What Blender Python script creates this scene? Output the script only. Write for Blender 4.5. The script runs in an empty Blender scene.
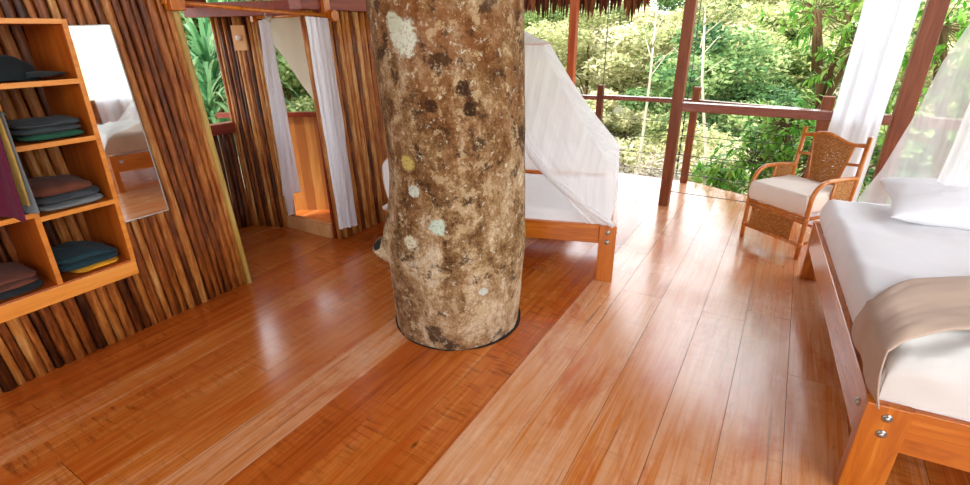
import bpy, math, random
from mathutils import Vector, Matrix, Euler, noise
random.seed(7)
PI = math.pi
S = bpy.context.scene
COL = S.collection

# ------------------------------------------------------------------ helpers
def lin(h):
    h = h.lstrip('#'); out = []
    for i in (0, 2, 4):
        c = int(h[i:i+2], 16) / 255
        out.append(c / 12.92 if c <= .04045 else ((c + .055) / 1.055) ** 2.4)
    return (*out, 1)

def R(d): return math.radians(d)
def V(*a): return Vector(a)

class MB:
    """collects polygons (with a random 'tone' per piece) and links them as one mesh object"""
    def __init__(s): s.v = []; s.f = []; s.t = []
    def add(s, vs, fs, tone=0.5, M=None):
        o = len(s.v)
        for p in vs:
            p = Vector(p)
            if M is not None: p = M @ p
            s.v.append(tuple(p))
        for f in fs:
            s.f.append(tuple(i + o for i in f)); s.t.append(tone)
        return s
    def box(s, c, d, rot=None, tone=0.5, M=None):
        x, y, z = d[0] / 2, d[1] / 2, d[2] / 2
        vs = [Vector((a * x, b * y, e * z)) for a in (-1, 1) for b in (-1, 1) for e in (-1, 1)]
        if rot: 
            r = Euler(rot).to_matrix(); vs = [r @ p for p in vs]
        vs = [p + Vector(c) for p in vs]
        fs = [(0, 1, 3, 2), (4, 6, 7, 5), (0, 4, 5, 1), (2, 3, 7, 6), (0, 2, 6, 4), (1, 5, 7, 3)]
        return s.add(vs, fs, tone, M)
    def bx(s, x0, x1, y0, y1, z0, z1, tone=.5, M=None):
        return s.box(((x0+x1)/2, (y0+y1)/2, (z0+z1)/2), (x1-x0, y1-y0, z1-z0), None, tone, M)
    def beam(s, a, b, w, h, tone=.5, up=(0, 0, 1), M=None):
        a = Vector(a); b = Vector(b); d = (b - a)
        u = Vector(up)
        if abs(d.normalized().dot(u)) > .95: u = Vector((0, 1, 0))
        x = d.cross(u).normalized(); z = x.cross(d).normalized()
        vs = []
        for p in (a, b):
            for i, j in ((-1, -1), (1, -1), (1, 1), (-1, 1)): vs.append(p + x * i * w / 2 + z * j * h / 2)
        return s.add(vs, [(3, 2, 1, 0), (4, 5, 6, 7), (0, 1, 5, 4), (1, 2, 6, 5), (2, 3, 7, 6), (3, 0, 4, 7)], tone, M)
    def tube(s, pts, r, n=8, tone=.5, cap=True, M=None, flat=1.0):
        pts = [Vector(p) for p in pts]; k = len(pts)
        rr = r if isinstance(r, (list, tuple)) else [r] * k
        vs = []; fs = []; prev = None
        for i, p in enumerate(pts):
            t = (pts[min(i + 1, k - 1)] - pts[max(i - 1, 0)])
            if t.length < 1e-9: t = Vector((0, 0, 1))
            t.normalize()
            if prev is None:
                a = Vector((0, 0, 1)) if abs(t.z) < .9 else Vector((1, 0, 0))
                x = t.cross(a).normalized()
            else: x = (prev - t * prev.dot(t)).normalized()
            prev = x; y = t.cross(x)
            for j in range(n):
                a = 2 * PI * j / n
                vs.append(p + (x * math.cos(a) + y * math.sin(a) * flat) * rr[i])
        for i in range(k - 1):
            for j in range(n):
                j2 = (j + 1) % n
                fs.append((i*n + j, i*n + j2, (i+1)*n + j2, (i+1)*n + j))
        if cap: fs.append(tuple(range(n - 1, -1, -1))); fs.append(tuple((k-1)*n + j for j in range(n)))
        return s.add(vs, fs, tone, M)
    def grid(s, nu, nv, fn, tone=.5, M=None):
        vs = [fn(i / nu, j / nv) for j in range(nv + 1) for i in range(nu + 1)]
        w = nu + 1
        fs = [(j*w + i, j*w + i + 1, (j+1)*w + i + 1, (j+1)*w + i) for j in range(nv) for i in range(nu)]
        return s.add(vs, fs, tone, M)
    def build(s, name, m, parent=None, smooth=False, bevel=0, M=None):
        me = bpy.data.meshes.new(name)
        me.from_pydata(s.v, [], s.f)
        at = me.attributes.new('tone', 'FLOAT', 'FACE')
        at.data.foreach_set('value', s.t)
        me.materials.append(m)
        if smooth: me.polygons.foreach_set('use_smooth', [True] * len(s.f))
        me.update()
        o = bpy.data.objects.new(name, me); COL.objects.link(o)
        if parent is not None: o.parent = parent
        if bevel:
            b = o.modifiers.new('bevel', 'BEVEL'); b.width = bevel; b.segments = 2; b.limit_method = 'ANGLE'
        return o

def tag(o, label=None, cat=None, group=None, kind=None):
    if label: o['label'] = label
    if cat: o['category'] = cat
    if group: o['group'] = group
    if kind: o['kind'] = kind
    return o
def empty(name, loc=(0, 0, 0), rz=0):
    o = bpy.data.objects.new(name, None); COL.objects.link(o)
    o.location = loc; o.rotation_euler = (0, 0, rz); o.empty_display_size = .1
    return o
def struct(o): o['kind'] = 'structure'; return o
def kids(o): return [c for c in bpy.data.objects if c.parent == o]
def copy_tree(o, parent=None):
    c = o.copy(); COL.objects.link(c)
    if parent is not None: c.parent = parent
    for ch in kids(o): copy_tree(ch, c)
    return c
def nz(x, y=0, z=0): return noise.noise(Vector((x, y, z)))
def solidify(o, t, off=0):
    m = o.modifiers.new('solid', 'SOLIDIFY'); m.thickness = t; m.offset = off; return o
def subsurf(o, n=1):
    m = o.modifiers.new('sub', 'SUBSURF'); m.levels = n; m.render_levels = n; return o

# ------------------------------------------------------------------ materials
class NT:
    def __init__(s, name):
        s.m = bpy.data.materials.new(name); s.m.use_nodes = True
        s.t = s.m.node_tree; s.t.nodes.clear()
        s.out = s.n('ShaderNodeOutputMaterial')
    def n(s, k, **kw):
        nd = s.t.nodes.new(k)
        for a, b in kw.items():
            if a.startswith('i_'):
                key = a[2:]; key = int(key) if key.isdigit() else key
                nd.inputs[key].default_value = b
            else: setattr(nd, a, b)
        return nd
    def l(s, a, b): s.t.links.new(a, b)
    def coord(s, scale=(1, 1, 1), rot=(0, 0, 0)):
        tc = s.n('ShaderNodeTexCoord'); mp = s.n('ShaderNodeMapping')
        mp.inputs['Scale'].default_value = scale; mp.inputs['Rotation'].default_value = rot
        s.l(tc.outputs['Object'], mp.inputs['Vector']); return mp.outputs[0]
    def noise(s, vec, sc, det=4, rough=.5, dist=0):
        nd = s.n('ShaderNodeTexNoise'); s.l(vec, nd.inputs['Vector'])
        nd.inputs['Scale'].default_value = sc; nd.inputs['Detail'].default_value = det
        nd.inputs['Roughness'].default_value = rough; nd.inputs['Distortion'].default_value = dist
        return nd.outputs['Fac']
    def ramp(s, fac, stops, interp='LINEAR'):
        r = s.n('ShaderNodeValToRGB'); r.color_ramp.interpolation = interp
        e = r.color_ramp.elements
        while len(e) < len(stops): e.new(.5)
        for k, (p, c) in enumerate(stops):
            e[k].position = p; e[k].color = lin(c) if isinstance(c, str) else (c, c, c, 1)
        s.l(fac, r.inputs[0]); return r.outputs[0]
    def mix(s, fac, a, b, mode='MIX'):
        m = s.n('ShaderNodeMix', data_type='RGBA', blend_type=mode)
        for v, i in ((fac, 0), (a, 6), (b, 7)):
            if hasattr(v, 'is_linked') or hasattr(v, 'links'): s.l(v, m.inputs[i])
            elif isinstance(v, str): m.inputs[i].default_value = lin(v)
            else: m.inputs[i].default_value = v
        return m.outputs[2]
    def math(s, op, a, b=0.0):
        m = s.n('ShaderNodeMath', operation=op)
        for v, i in ((a, 0), (b, 1)):
            if isinstance(v, (int, float)): m.inputs[i].default_value = v
            else: s.l(v, m.inputs[i])
        return m.outputs[0]
    def attr(s, name='tone'):
        a = s.n('ShaderNodeAttribute'); a.attribute_name = name; return a.outputs['Fac']
    def bump(s, h, st=.3, d=.01):
        b = s.n('ShaderNodeBump'); s.l(h, b.inputs['Height'])
        b.inputs['Strength'].default_value = st; b.inputs['Distance'].default_value = d
        return b.outputs[0]
    def bsdf(s, col, rough=.5, normal=None, metal=0, spec=.5, alpha=None, coat=0, sheen=0, crough=.16):
        b = s.n('ShaderNodeBsdfPrincipled')
        if isinstance(col, str): b.inputs['Base Color'].default_value = lin(col)
        else: s.l(col, b.inputs['Base Color'])
        if isinstance(rough, (int, float)): b.inputs['Roughness'].default_value = rough
        else: s.l(rough, b.inputs['Roughness'])
        if normal is not None: s.l(normal, b.inputs['Normal'])
        b.inputs['Metallic'].default_value = metal
        b.inputs['Specular IOR Level'].default_value = spec
        b.inputs['Coat Weight'].default_value = coat; b.inputs['Coat Roughness'].default_value = crough
        b.inputs['Sheen Weight'].default_value = sheen
        if alpha is not None: s.l(alpha, b.inputs['Alpha'])
        return b.outputs[0]
    def end(s, sh): s.l(sh, s.out.inputs[0]); return s.m

def m_wood(name, dark, mid, light, scale=(30, 30, 2), rough=.35, spec=.4, tone=.35, coat=0, bump=.15):
    t = NT(name); v = t.coord(scale)
    n1 = t.noise(v, 1.0, 6, .6, 1.2)
    v2 = t.coord((scale[0]*.12, scale[1]*.12, scale[2]*.6)); n2 = t.noise(v2, 1, 3)
    a = t.math('MULTIPLY', t.math('SUBTRACT', t.attr(), .5), tone)
    f = t.math('ADD', t.math('ADD', t.math('MULTIPLY', n1, .65), t.math('MULTIPLY', n2, .35)), a)
    c = t.ramp(f, [(.28, dark), (.5, mid), (.72, light)])
    return t.end(t.bsdf(c, rough, t.bump(n1, bump, .004), spec=spec, coat=coat))

def m_fabric(name, c1, c2=None, rough=.9, sc=25, wv=400, bump=.25, sheen=.1):
    t = NT(name); v = t.coord()
    n = t.noise(v, sc, 4); c = t.mix(n, c1, c2 or c1)
    w = t.noise(v, wv, 2)
    h = t.math('ADD', t.math('MULTIPLY', w, .3), n)
    return t.end(t.bsdf(c, rough, t.bump(h, bump, .003), spec=.15, sheen=sheen))

def m_plain(name, c, rough=.5, metal=0, spec=.5):
    t = NT(name); v = t.coord(); n = t.noise(v, 40, 2)
    cc = t.mix(t.math('MULTIPLY', n, .25), c, '#202020')
    return t.end(t.bsdf(cc, rough, metal=metal, spec=spec))

def m_sheer(name, col, cover, stripes=60, axis=0, var=.25, tl=.5):
    """thin woven cloth: some of the light passes through the weave"""
    t = NT(name); v = t.coord((stripes if axis == 0 else 3, stripes if axis == 1 else 3, 1.2))
    n = t.noise(v, 1, 3, .6, .4)
    fac = t.math('ADD', t.math('MULTIPLY', t.math('SUBTRACT', n, .5), var * 2), cover)
    d = t.n('ShaderNodeBsdfDiffuse'); d.inputs[0].default_value = lin(col)
    tr = t.n('ShaderNodeBsdfTranslucent'); tr.inputs[0].default_value = lin(col)
    mx = t.n('ShaderNodeMixShader'); mx.inputs[0].default_value = tl; t.l(d.outputs[0], mx.inputs[1]); t.l(tr.outputs[0], mx.inputs[2])
    tp = t.n('ShaderNodeBsdfTransparent')
    m2 = t.n('ShaderNodeMixShader'); 
    cl = t.n('ShaderNodeClamp'); t.l(fac, cl.inputs[0])
    t.l(cl.outputs[0], m2.inputs[0]); t.l(tp.outputs[0], m2.inputs[1]); t.l(mx.outputs[0], m2.inputs[2])
    return t.end(m2.outputs[0])

def m_leaf(name, stops, rough=.45, tl=.35, sc=.6):
    t = NT(name); v = t.coord((sc, sc, sc)); n = t.noise(v, 1, 3)
    f = t.math('ADD', t.math('MULTIPLY', t.attr(), .7), t.math('MULTIPLY', t.math('SUBTRACT', n, .35), .7))
    c = t.ramp(f, stops)
    b = t.bsdf(c, rough, spec=.3)
    tr = t.n('ShaderNodeBsdfTranslucent'); t.l(c, tr.inputs[0])
    mx = t.n('ShaderNodeMixShader'); mx.inputs[0].default_value = tl
    t.l(b, mx.inputs[1]); t.l(tr.outputs[0], mx.inputs[2])
    return t.end(mx.outputs[0])

def m_floor():
    t = NT('varnished_floor_boards')
    tn = t.attr()
    tc = t.n('ShaderNodeTexCoord'); 
    off = t.n('ShaderNodeCombineXYZ'); t.l(t.math('MULTIPLY', tn, 37.0), off.inputs[0]); t.l(t.math('MULTIPLY', tn, 91.0), off.inputs[1])
    ad = t.n('ShaderNodeVectorMath', operation='ADD'); t.l(tc.outputs['Object'], ad.inputs[0]); t.l(off.outputs[0], ad.inputs[1])
    def mp(sc, rot=(0, 0, 0)):
        m = t.n('ShaderNodeMapping'); m.inputs['Scale'].default_value = sc; m.inputs['Rotation'].default_value = rot
        t.l(ad.outputs[0], m.inputs[0]); return m.outputs[0]
    grain = t.noise(mp((34, 1.3, 1)), 1, 8, .65, .8)
    fine = t.noise(mp((120, 4, 1)), 1, 4, .6, .3)
    saw = t.noise(mp((5, 34, 1), (0, 0, .10)), 1, 5, .7, .3)       # saw marks across the boards
    patch = t.noise(mp((3.2, .9, 1)), 1, 4, .6)
    big = t.noise(tc.outputs['Object'], .55, 2)
    f = t.math('ADD', t.math('MULTIPLY', grain, .55), t.math('MULTIPLY', patch, .4))
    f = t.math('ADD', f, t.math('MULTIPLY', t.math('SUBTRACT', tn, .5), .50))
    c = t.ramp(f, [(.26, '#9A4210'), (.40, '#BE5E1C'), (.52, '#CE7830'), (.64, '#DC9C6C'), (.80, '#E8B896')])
    # reddish-orange worn varnish patches
    pm = t.ramp(t.noise(mp((4, 1.6, 1)), 1, 5, .65, .5), [(.52, 0.0), (.66, 1.0)])
    c = t.mix(t.math('MULTIPLY', pm, .6), c, '#BE5214')
    sm = t.math('MULTIPLY', t.ramp(saw, [(.50, 0.0), (.66, 1.0)]), t.ramp(patch, [(.42, 0.0), (.58, 1.0)]))
    sm = t.math('MULTIPLY', sm, t.ramp(tn, [(.45, 1.0), (.62, .25)]))
    c = t.mix(t.math('MULTIPLY', sm, .7), c, '#6A2608')
    gm = t.ramp(t.noise(mp((26, .7, 1)), 1, 6, .7, .6), [(.30, 1.0), (.40, 0.0)])
    c = t.mix(t.math('MULTIPLY', gm, .6), c, '#5A2408')
    kn = t.n('ShaderNodeTexVoronoi'); kn.inputs['Scale'].default_value = 1.0; t.l(mp((4.2, 1.7, 1)), kn.inputs['Vector'])
    km = t.ramp(kn.outputs['Distance'], [(.025, 1.0), (.06, 0.0)])
    c = t.mix(t.math('MULTIPLY', km, .7), c, '#3A1808')
    r = t.math('ADD', t.math('MULTIPLY', t.noise(tc.outputs['Object'], 2.2, 4, .6), .22), .11)
    r = t.math('ADD', r, t.math('MULTIPLY', fine, .06))
    h = t.math('ADD', t.math('MULTIPLY', fine, .3), t.math('MULTIPLY', t.noise(tc.outputs['Object'], 7, 2), .9))
    return t.end(t.bsdf(c, r, t.bump(h, .18, .006), spec=.55, coat=.65))

def m_poles():
    t = NT('round_pole_wall_wood')
    tn = t.attr()
    tc = t.n('ShaderNodeTexCoord')
    off = t.n('ShaderNodeCombineXYZ'); t.l(t.math('MULTIPLY', tn, 53.0), off.inputs[0]); t.l(t.math('MULTIPLY', tn, 17.0), off.inputs[2])
    ad = t.n('ShaderNodeVectorMath', operation='ADD'); t.l(tc.outputs['Object'], ad.inputs[0]); t.l(off.outputs[0], ad.inputs[1])
    def mp(sc):
        m = t.n('ShaderNodeMapping'); m.inputs['Scale'].default_value = sc
        t.l(ad.outputs[0], m.inputs[0]); return m.outputs[0]
    g = t.noise(mp((60, 60, 3)), 1, 6, .65, .6)
    p = t.noise(mp((14, 14, 4)), 1, 7, .72)
    f = t.math('ADD', t.math('ADD', t.math('MULTIPLY', g, .5), t.math('MULTIPLY', p, .5)), t.math('MULTIPLY', t.math('SUBTRACT', tn, .5), .34))
    c = t.ramp(f, [(.30, '#260F06'), (.41, '#5A2A0E'), (.52, '#96501E'), (.63, '#BC7836'), (.76, '#DCB070')])
    return t.end(t.bsdf(c, .42, t.bump(t.math('ADD', g, p), .5, .008), spec=.4))

def m_bark():
    t = NT('mottled_bark'); v = t.coord()
    vn = t.coord((1, 1, .6))
    a = t.noise(vn, 4.5, 7, .65, .7); b = t.noise(v, 15, 8, .76, .15); g = t.noise(v, 75, 5, .75)
    f = t.math('ADD', t.math('MULTIPLY', a, .5), t.math('ADD', t.math('MULTIPLY', b, .3), t.math('MULTIPLY', g, .2)))
    c = t.ramp(f, [(.39, '#35210F'), (.44, '#6A4A28'), (.49, '#907049'), (.53, '#AE926C'), (.585, '#D8C8AA')])
    # rust brown film that is strongest on the upper trunk
    sx = t.n('ShaderNodeSeparateXYZ'); tc = t.n('ShaderNodeTexCoord'); t.l(tc.outputs['Object'], sx.inputs[0])
    zz = t.n('ShaderNodeMapRange'); zz.inputs[1].default_value = .5; zz.inputs[2].default_value = 2.0; t.l(sx.outputs[2], zz.inputs[0])
    br = t.math('MULTIPLY', t.ramp(t.noise(vn, 3.3, 6, .6, .6), [(.40, 0.0), (.6, 1.0)]), zz.outputs[0])
    c = t.mix(t.math('MULTIPLY', br, .9), c, t.mix(b, '#4A240A', '#96581F'))
    # pinkish lower bark
    lo = t.n('ShaderNodeMapRange'); lo.inputs[1].default_value = .6; lo.inputs[2].default_value = .0; t.l(sx.outputs[2], lo.inputs[0])
    c = t.mix(t.math('MULTIPLY', lo.outputs[0], t.math('MULTIPLY', a, .6)), c, '#AE7C5E')
    # dark blotches
    db = t.ramp(t.noise(v, 7.0, 9, .74, .15), [(.545, 0.0), (.60, 1.0)])
    c = t.mix(t.math('MULTIPLY', db, .8), c, '#33200F')
    mp_ = t.ramp(t.noise(v, 11, 9, .74, .1), [(.55, 0.0), (.585, 1.0)])
    c = t.mix(t.math('MULTIPLY', mp_, .65), c, t.mix(g, '#A8875A', '#D9C69E'))
    # lichen speckles
    ls = t.ramp(t.noise(v, 26, 8, .78, .1), [(.58, 0.0), (.63, 1.0)])
    c = t.mix(t.math('MULTIPLY', ls, .75), c, '#D8D0B8')
    # the large lichen spots that grow at set places on the bark
    for (px, py, pz, rad, col) in LICHEN:
        d = t.n('ShaderNodeVectorMath', operation='DISTANCE'); t.l(tc.outputs['Object'], d.inputs[0]); d.inputs[1].default_value = (px, py, pz)
        dd = t.math('ADD', d.outputs['Value'], t.math('MULTIPLY', t.math('SUBTRACT', b, .5), rad * 2.2))
        mr = t.n('ShaderNodeMapRange'); mr.inputs[1].default_value = rad * 1.05; mr.inputs[2].default_value = rad * .8; t.l(dd, mr.inputs[0])
        mr2 = t.math('MULTIPLY', mr.outputs[0], t.ramp(g, [(.36, .25), (.48, 1.0)]))
        c = t.mix(mr2, c, col)
    h = t.math('ADD', t.math('MULTIPLY', b, 1.0), t.math('MULTIPLY', g, .5))
    return t.end(t.bsdf(c, .85, t.bump(h, .7, .02), spec=.2))
TX, TY = -1.63, 2.36
LICHEN = [(-1.627-TX, 1.955-TY, 1.735, .085, '#D5DAC4'), (-1.68-TX, 1.955-TY, 1.80, .05, '#C9CFB4'), (-1.503-TX, 1.975-TY, .79, .05, '#BFD2BE'),
          (-1.67-TX, 1.96-TY, .675, .05, '#D8D2B4'), (-1.62-TX, 1.955-TY, .98, .035, '#C8D0C0'), (-1.893-TX, 2.05-TY, 1.72, .04, '#D0C8A8'),
          (-1.36-TX, 2.06-TY, 1.50, .04, '#3A2412'), (-1.339-TX, 2.08-TY, 1.40, .035, '#33200F'), (-1.50-TX, 1.98-TY, 1.42, .035, '#3A2412'),
          (-1.66-TX, 1.955-TY, 1.13, .045, '#C2B060'), (-1.30-TX, 2.12-TY, .38, .03, '#C8CCC0')]

M = {}
M['floor'] = m_floor(); M['poles'] = m_poles(); M['bark'] = m_bark()
M['orange_wood'] = m_wood('orange_varnished_wood', '#8E3F08', '#C0660F', '#DC8A30', (22, 22, 2.4), .3, .5, .3, coat=.3)
M['orange_wood_x'] = m_wood('orange_varnished_wood_lengthwise', '#8E3F08', '#C0660F', '#DC8A30', (2.4, 22, 22), .3, .5, .3, coat=.3)
M['orange_wood_y'] = m_wood('orange_varnished_wood_along', '#8E3F08', '#BC6214', '#D88830', (22, 2.4, 22), .22, .55, .3, coat=.4)
M['cab_wood'] = m_wood('wardrobe_wood', '#7E3408', '#AA5010', '#C06A1C', (18, 18, 2), .35, .45, .3)
M['cab_edge'] = m_wood('wardrobe_front_edge', '#B4651E', '#D4842E', '#E29C4C', (18, 2, 18), .35, .45, .3)
M['post'] = m_wood('red_brown_post_wood', '#5A2C1C', '#7C4228', '#955838', (26, 26, 2), .45, .35, .3)
M['post_o'] = m_wood('orange_post_wood', '#8A3410', '#AC4A1C', '#C06A34', (26, 26, 2), .4, .4, .3)
M['rail'] = m_wood('dark_red_rail_wood', '#5A2A1C', '#7E3E28', '#9A5840', (3, 26, 26), .25, .6, .3, coat=.4)
M['beam'] = m_wood('dark_red_beam_wood', '#5E1C12', '#84301A', '#A84A20', (20, 2, 20), .4, .4, .3)
M['panel'] = m_wood('shower_wall_boards', '#A0602E', '#C0803E', '#D4A062', (14, 14, 1.6), .45, .3, .5)
M['rattan'] = m_wood('rattan_cane', '#9A4A14', '#C87428', '#E49C4C', (30, 30, 6), .3, .5, .3, coat=.3)
M['thatch'] = m_wood('dry_palm_thatch', '#3A1C10', '#5C2E1A', '#8A5430', (40, 40, 3), .8, .15, .5)
M['pale_wood'] = m_wood('pale_wood_block', '#C0844C', '#D8A068', '#E4B888', (20, 20, 3), .5, .3)
M['cable'] = m_plain('steel_cable', '#55584F', .45, .6)
M['bolt'] = m_plain('bolt_steel', '#C8C8C0', .3, .9)
M['black'] = m_plain('black_shade_and_backing', '#18100A', .9)  # stands for shade in the trunk gap and hollow; also mirror backing
M['sheet'] = m_fabric('white_bed_sheet', '#F2F0F1', '#EAE8EA', .85, 8, 500, .25)
M['foot_sheet'] = m_fabric('grey_white_foot_sheet', '#E4E0DA', '#D8D4CC', .85, 8, 500, .25)
M['pillow'] = m_fabric('white_pillowcase', '#F6F6F8', '#F0F0F4', .85, 10, 500, .25)
M['throw'] = m_fabric('beige_throw_cloth', '#C8AE9A', '#B89C88', .9, 6, 600, .3)
M['cushion'] = m_fabric('cream_seat_cloth', '#F4E9DE', '#EEE0D2', .9, 12, 500, .25)
M['net'] = m_sheer('mosquito_net_mesh', '#FDFCFC', .72, 26, 0, .18, .5)
M['net_thin'] = m_sheer('thin_net_mesh', '#F8F8F6', .5, 20, 0, .2, .5)
M['net_thick'] = m_sheer('gathered_net_mesh', '#F6F4F4', .9, 60, 0, .15, .5)
M['net_band'] = m_fabric('net_edge_band', '#D8BEB0', '#C8AC9C', .9)
M['curtain'] = m_sheer('white_curtain_cloth', '#F6F8FF', 1.2, 4, 0, .02, .5)
M['curtain_w'] = m_sheer('cream_curtain_cloth', '#E9E2D6', .97, 10, 0, .05, .5)
M['terrain'] = m_leaf('forest_floor_brush', [(.2, '#6E6E48'), (.5, '#A09A78'), (.8, '#C4BE9C')], .9, 0, .8)

# woven cane
def m_weave():
    t = NT('woven_cane'); v = t.coord((1, 1, 1))
    br = t.n('ShaderNodeTexBrick'); br.inputs['Scale'].default_value = 1; br.inputs['Brick Width'].default_value = .022; br.inputs['Row Height'].default_value = .011
    br.inputs['Mortar Size'].default_value = .0016; br.inputs['Color1'].default_value = lin('#DCA058'); br.inputs['Color2'].default_value = lin('#BC7434'); br.inputs['Mortar'].default_value = lin('#7A4218')
    # weave runs in the panel's own x / z
    sx = t.n('ShaderNodeSeparateXYZ'); t.l(v, sx.inputs[0]); cb = t.n('ShaderNodeCombineXYZ')
    t.l(t.math('ADD', sx.outputs[0], sx.outputs[1]), cb.inputs[0]); t.l(sx.outputs[2], cb.inputs[1]); t.l(cb.outputs[0], br.inputs['Vector'])
    holes = t.ramp(t.noise(t.coord((55, 55, 120)), 1, 2, .5), [(.37, 0.0), (.40, 1.0)])
    return t.end(t.bsdf(br.outputs['Color'], .4, t.bump(br.outputs['Fac'], .6, .004), spec=.4, alpha=holes))
M['weave'] = m_weave()
def m_mirror():
    t = NT('mirror_glass'); n = t.noise(t.coord(), 30, 3)
    return t.end(t.bsdf('#E8ECEA', t.math('MULTIPLY', n, .05), metal=1))
M['mirror'] = m_mirror()
CLOTH = {}
def cloth(hexa, hexb=None):
    k = (hexa, hexb)
    if k not in CLOTH: CLOTH[k] = m_fabric('cloth_' + hexa[1:], hexa, hexb or hexa, .95, 30, 300, .5, .05)
    return CLOTH[k]

# ------------------------------------------------------------------ floor
def build_floor():
    m = MB()
    seams = [-5.6, -5.35, -5.1, -4.86, -4.6, -4.34, -4.1, -3.85, -3.6, -3.36, -3.12, -2.91, -2.70, -2.50, -2.25, -2.0, -1.75, -1.5, -1.26, -1.04, -.80, -.52, -.245, .015, .27, .53, .8, 1.06, 1.32, 1.58, 1.84, 2.1, 2.36, 2.62, 2.9, 3.2]
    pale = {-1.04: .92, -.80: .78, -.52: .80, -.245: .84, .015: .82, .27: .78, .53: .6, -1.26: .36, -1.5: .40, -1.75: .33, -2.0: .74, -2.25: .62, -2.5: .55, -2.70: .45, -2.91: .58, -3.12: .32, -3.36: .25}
    rnd = random.Random(3)
    for a, b in zip(seams, seams[1:]):
        y = -3.0 + rnd.uniform(-1.5, 0)
        while y < 7:
            y2 = y + rnd.uniform(2.6, 4.6)
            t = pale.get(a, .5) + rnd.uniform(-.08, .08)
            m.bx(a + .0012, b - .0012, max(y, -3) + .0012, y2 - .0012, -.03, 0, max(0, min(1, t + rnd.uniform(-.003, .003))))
            y = y2
    return m
# clip the boards to the deck outline (a line per edge)
import bmesh
fo = build_floor().build('floor', M['floor'])
bm = bmesh.new(); bm.from_mesh(fo.data)
def cut(p, n, only=None):
    g = bm.verts[:] + bm.edges[:] + bm.faces[:]
    bmesh.ops.bisect_plane(bm, geom=g, plane_co=p, plane_no=n, clear_outer=True)
cut((0, 6.42, 0), (0, 1, 0))
cut((-.85, 6.42, 0), (.42, .91, 0))
bm.to_mesh(fo.data); bm.free()
struct(fo)
# unseen dark sheet under the boards, added to stop light through the seams
m = MB()
m.bx(-5.5, 3.1, -3, 4.6, -.06, -.034); m.bx(-5.5, .9, 4.6, 5.6, -.06, -.034); m.bx(-5.5, -.9, 5.6, 6.4, -.06, -.034)
struct(m.build('trim_1', M['beam']))
# rim board of the deck
m = MB(); m.beam((-5.5, 6.45, -.07), (-.88, 6.45, -.07), .04, .13); m.beam((-.88, 6.45, -.07), (3.1, 4.62, -.07), .04, .13)
struct(m.build('trim_2', M['post']))

# ------------------------------------------------------------------ pole walls
def pole_wall(name, a, b, z0, z1, r=.032, lean=0.06, seed=1, step=None, dark=0, jitter=.006, lighten=0):
    """round poles standing side by side from a to b (plan points)"""
    rnd = random.Random(seed); m = MB()
    a = Vector((a[0], a[1], 0)); b = Vector((b[0], b[1], 0)); L = (b - a).length; d = (b - a) / L
    n = Vector((-d.y, d.x, 0)); s = 0
    while s < L:
        rr = r * rnd.uniform(.75, 1.25)
        if s + 2 * rr > L + .02: break
        s += rr; base = a + d * s; k = 7; pts = []; rads = []
        ph = rnd.uniform(0, 50)
        for i in range(k):
            t = i / (k - 1); z = z0 + (z1 - z0) * t
            p = base + n * (nz(ph, z * .8) * jitter * 1.5 + rnd.uniform(-.002, .002)) + d * (-lean * z + nz(z * .9, ph) * jitter)
            pts.append((p.x, p.y, z)); rads.append(rr * (1.06 - .1 * t) * (1 + .08 * nz(ph, z * 5)))
        m.tube(pts, rads, 8, (lighten + (1 - lighten) * rnd.random()) * (1 - dark))  # raised minimum tone gives paler poles
        s += rr * 1.10
    o = m.build(name, M['poles'], None, True)
    return struct(o)
# dark back board behind the poles stops light leaking through
pole_wall('wall_left', (-3.34, -2.6), (-3.34, 1.955), .0, 2.75, .024, .052, 11)
m = MB(); m.add([(-3.385, -2.6, 0), (-3.385, 1.93, 0), (-3.385, 1.76, 2.75), (-3.385, -2.6, 2.75), (-3.40, -2.6, 0), (-3.40, 1.93, 0), (-3.40, 1.76, 2.75), (-3.40, -2.6, 2.75)],
      [(0, 1, 2, 3), (7, 6, 5, 4), (0, 4, 5, 1), (1, 5, 6, 2), (2, 6, 7, 3), (3, 7, 4, 0)])
struct(m.build('wall_left_backing', M['beam']))
pole_wall('wall_back', (-3.34, 2.90), (-3.34, 4.7), .0, 1.93, .024, .04, 5, lighten=.35)
struct(MB().bx(-3.41, -3.385, 2.9, 4.66, 0, 1.93).build('wall_back_backing', M['beam']))
# partition between entry passage and shower
pole_wall('wall_partition', (-4.40, 2.762), (-3.95, 2.92), .0, 1.90, .019, .0, 9, jitter=.003, lighten=.2)
# low wall under the passage window
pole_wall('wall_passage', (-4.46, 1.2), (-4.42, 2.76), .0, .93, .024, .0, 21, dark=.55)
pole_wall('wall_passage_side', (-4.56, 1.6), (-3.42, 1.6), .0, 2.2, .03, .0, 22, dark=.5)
struct(MB().beam((-4.43, 1.0, .975), (-4.39, 2.75, .975), .10, .09).build('trim_3', M['beam']))
# pale split bamboo closing the end of the left wall
m = MB(); pts = [(-3.31, 1.95 - .045 * z, z) for z in (0, .5, 1, 1.5, 2, 2.6)]; m.tube(pts, .020, 10, .9)
t = NT('pale_bamboo'); c = t.ramp(t.noise(t.coord((30, 30, 2)), 1, 4), [(.3, '#9A7830'), (.5, '#C0A050'), (.7, '#D8C078')]); M['bamboo'] = t.end(t.bsdf(c, .4))
struct(m.build('trim_4', M['bamboo'], None, True))
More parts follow.
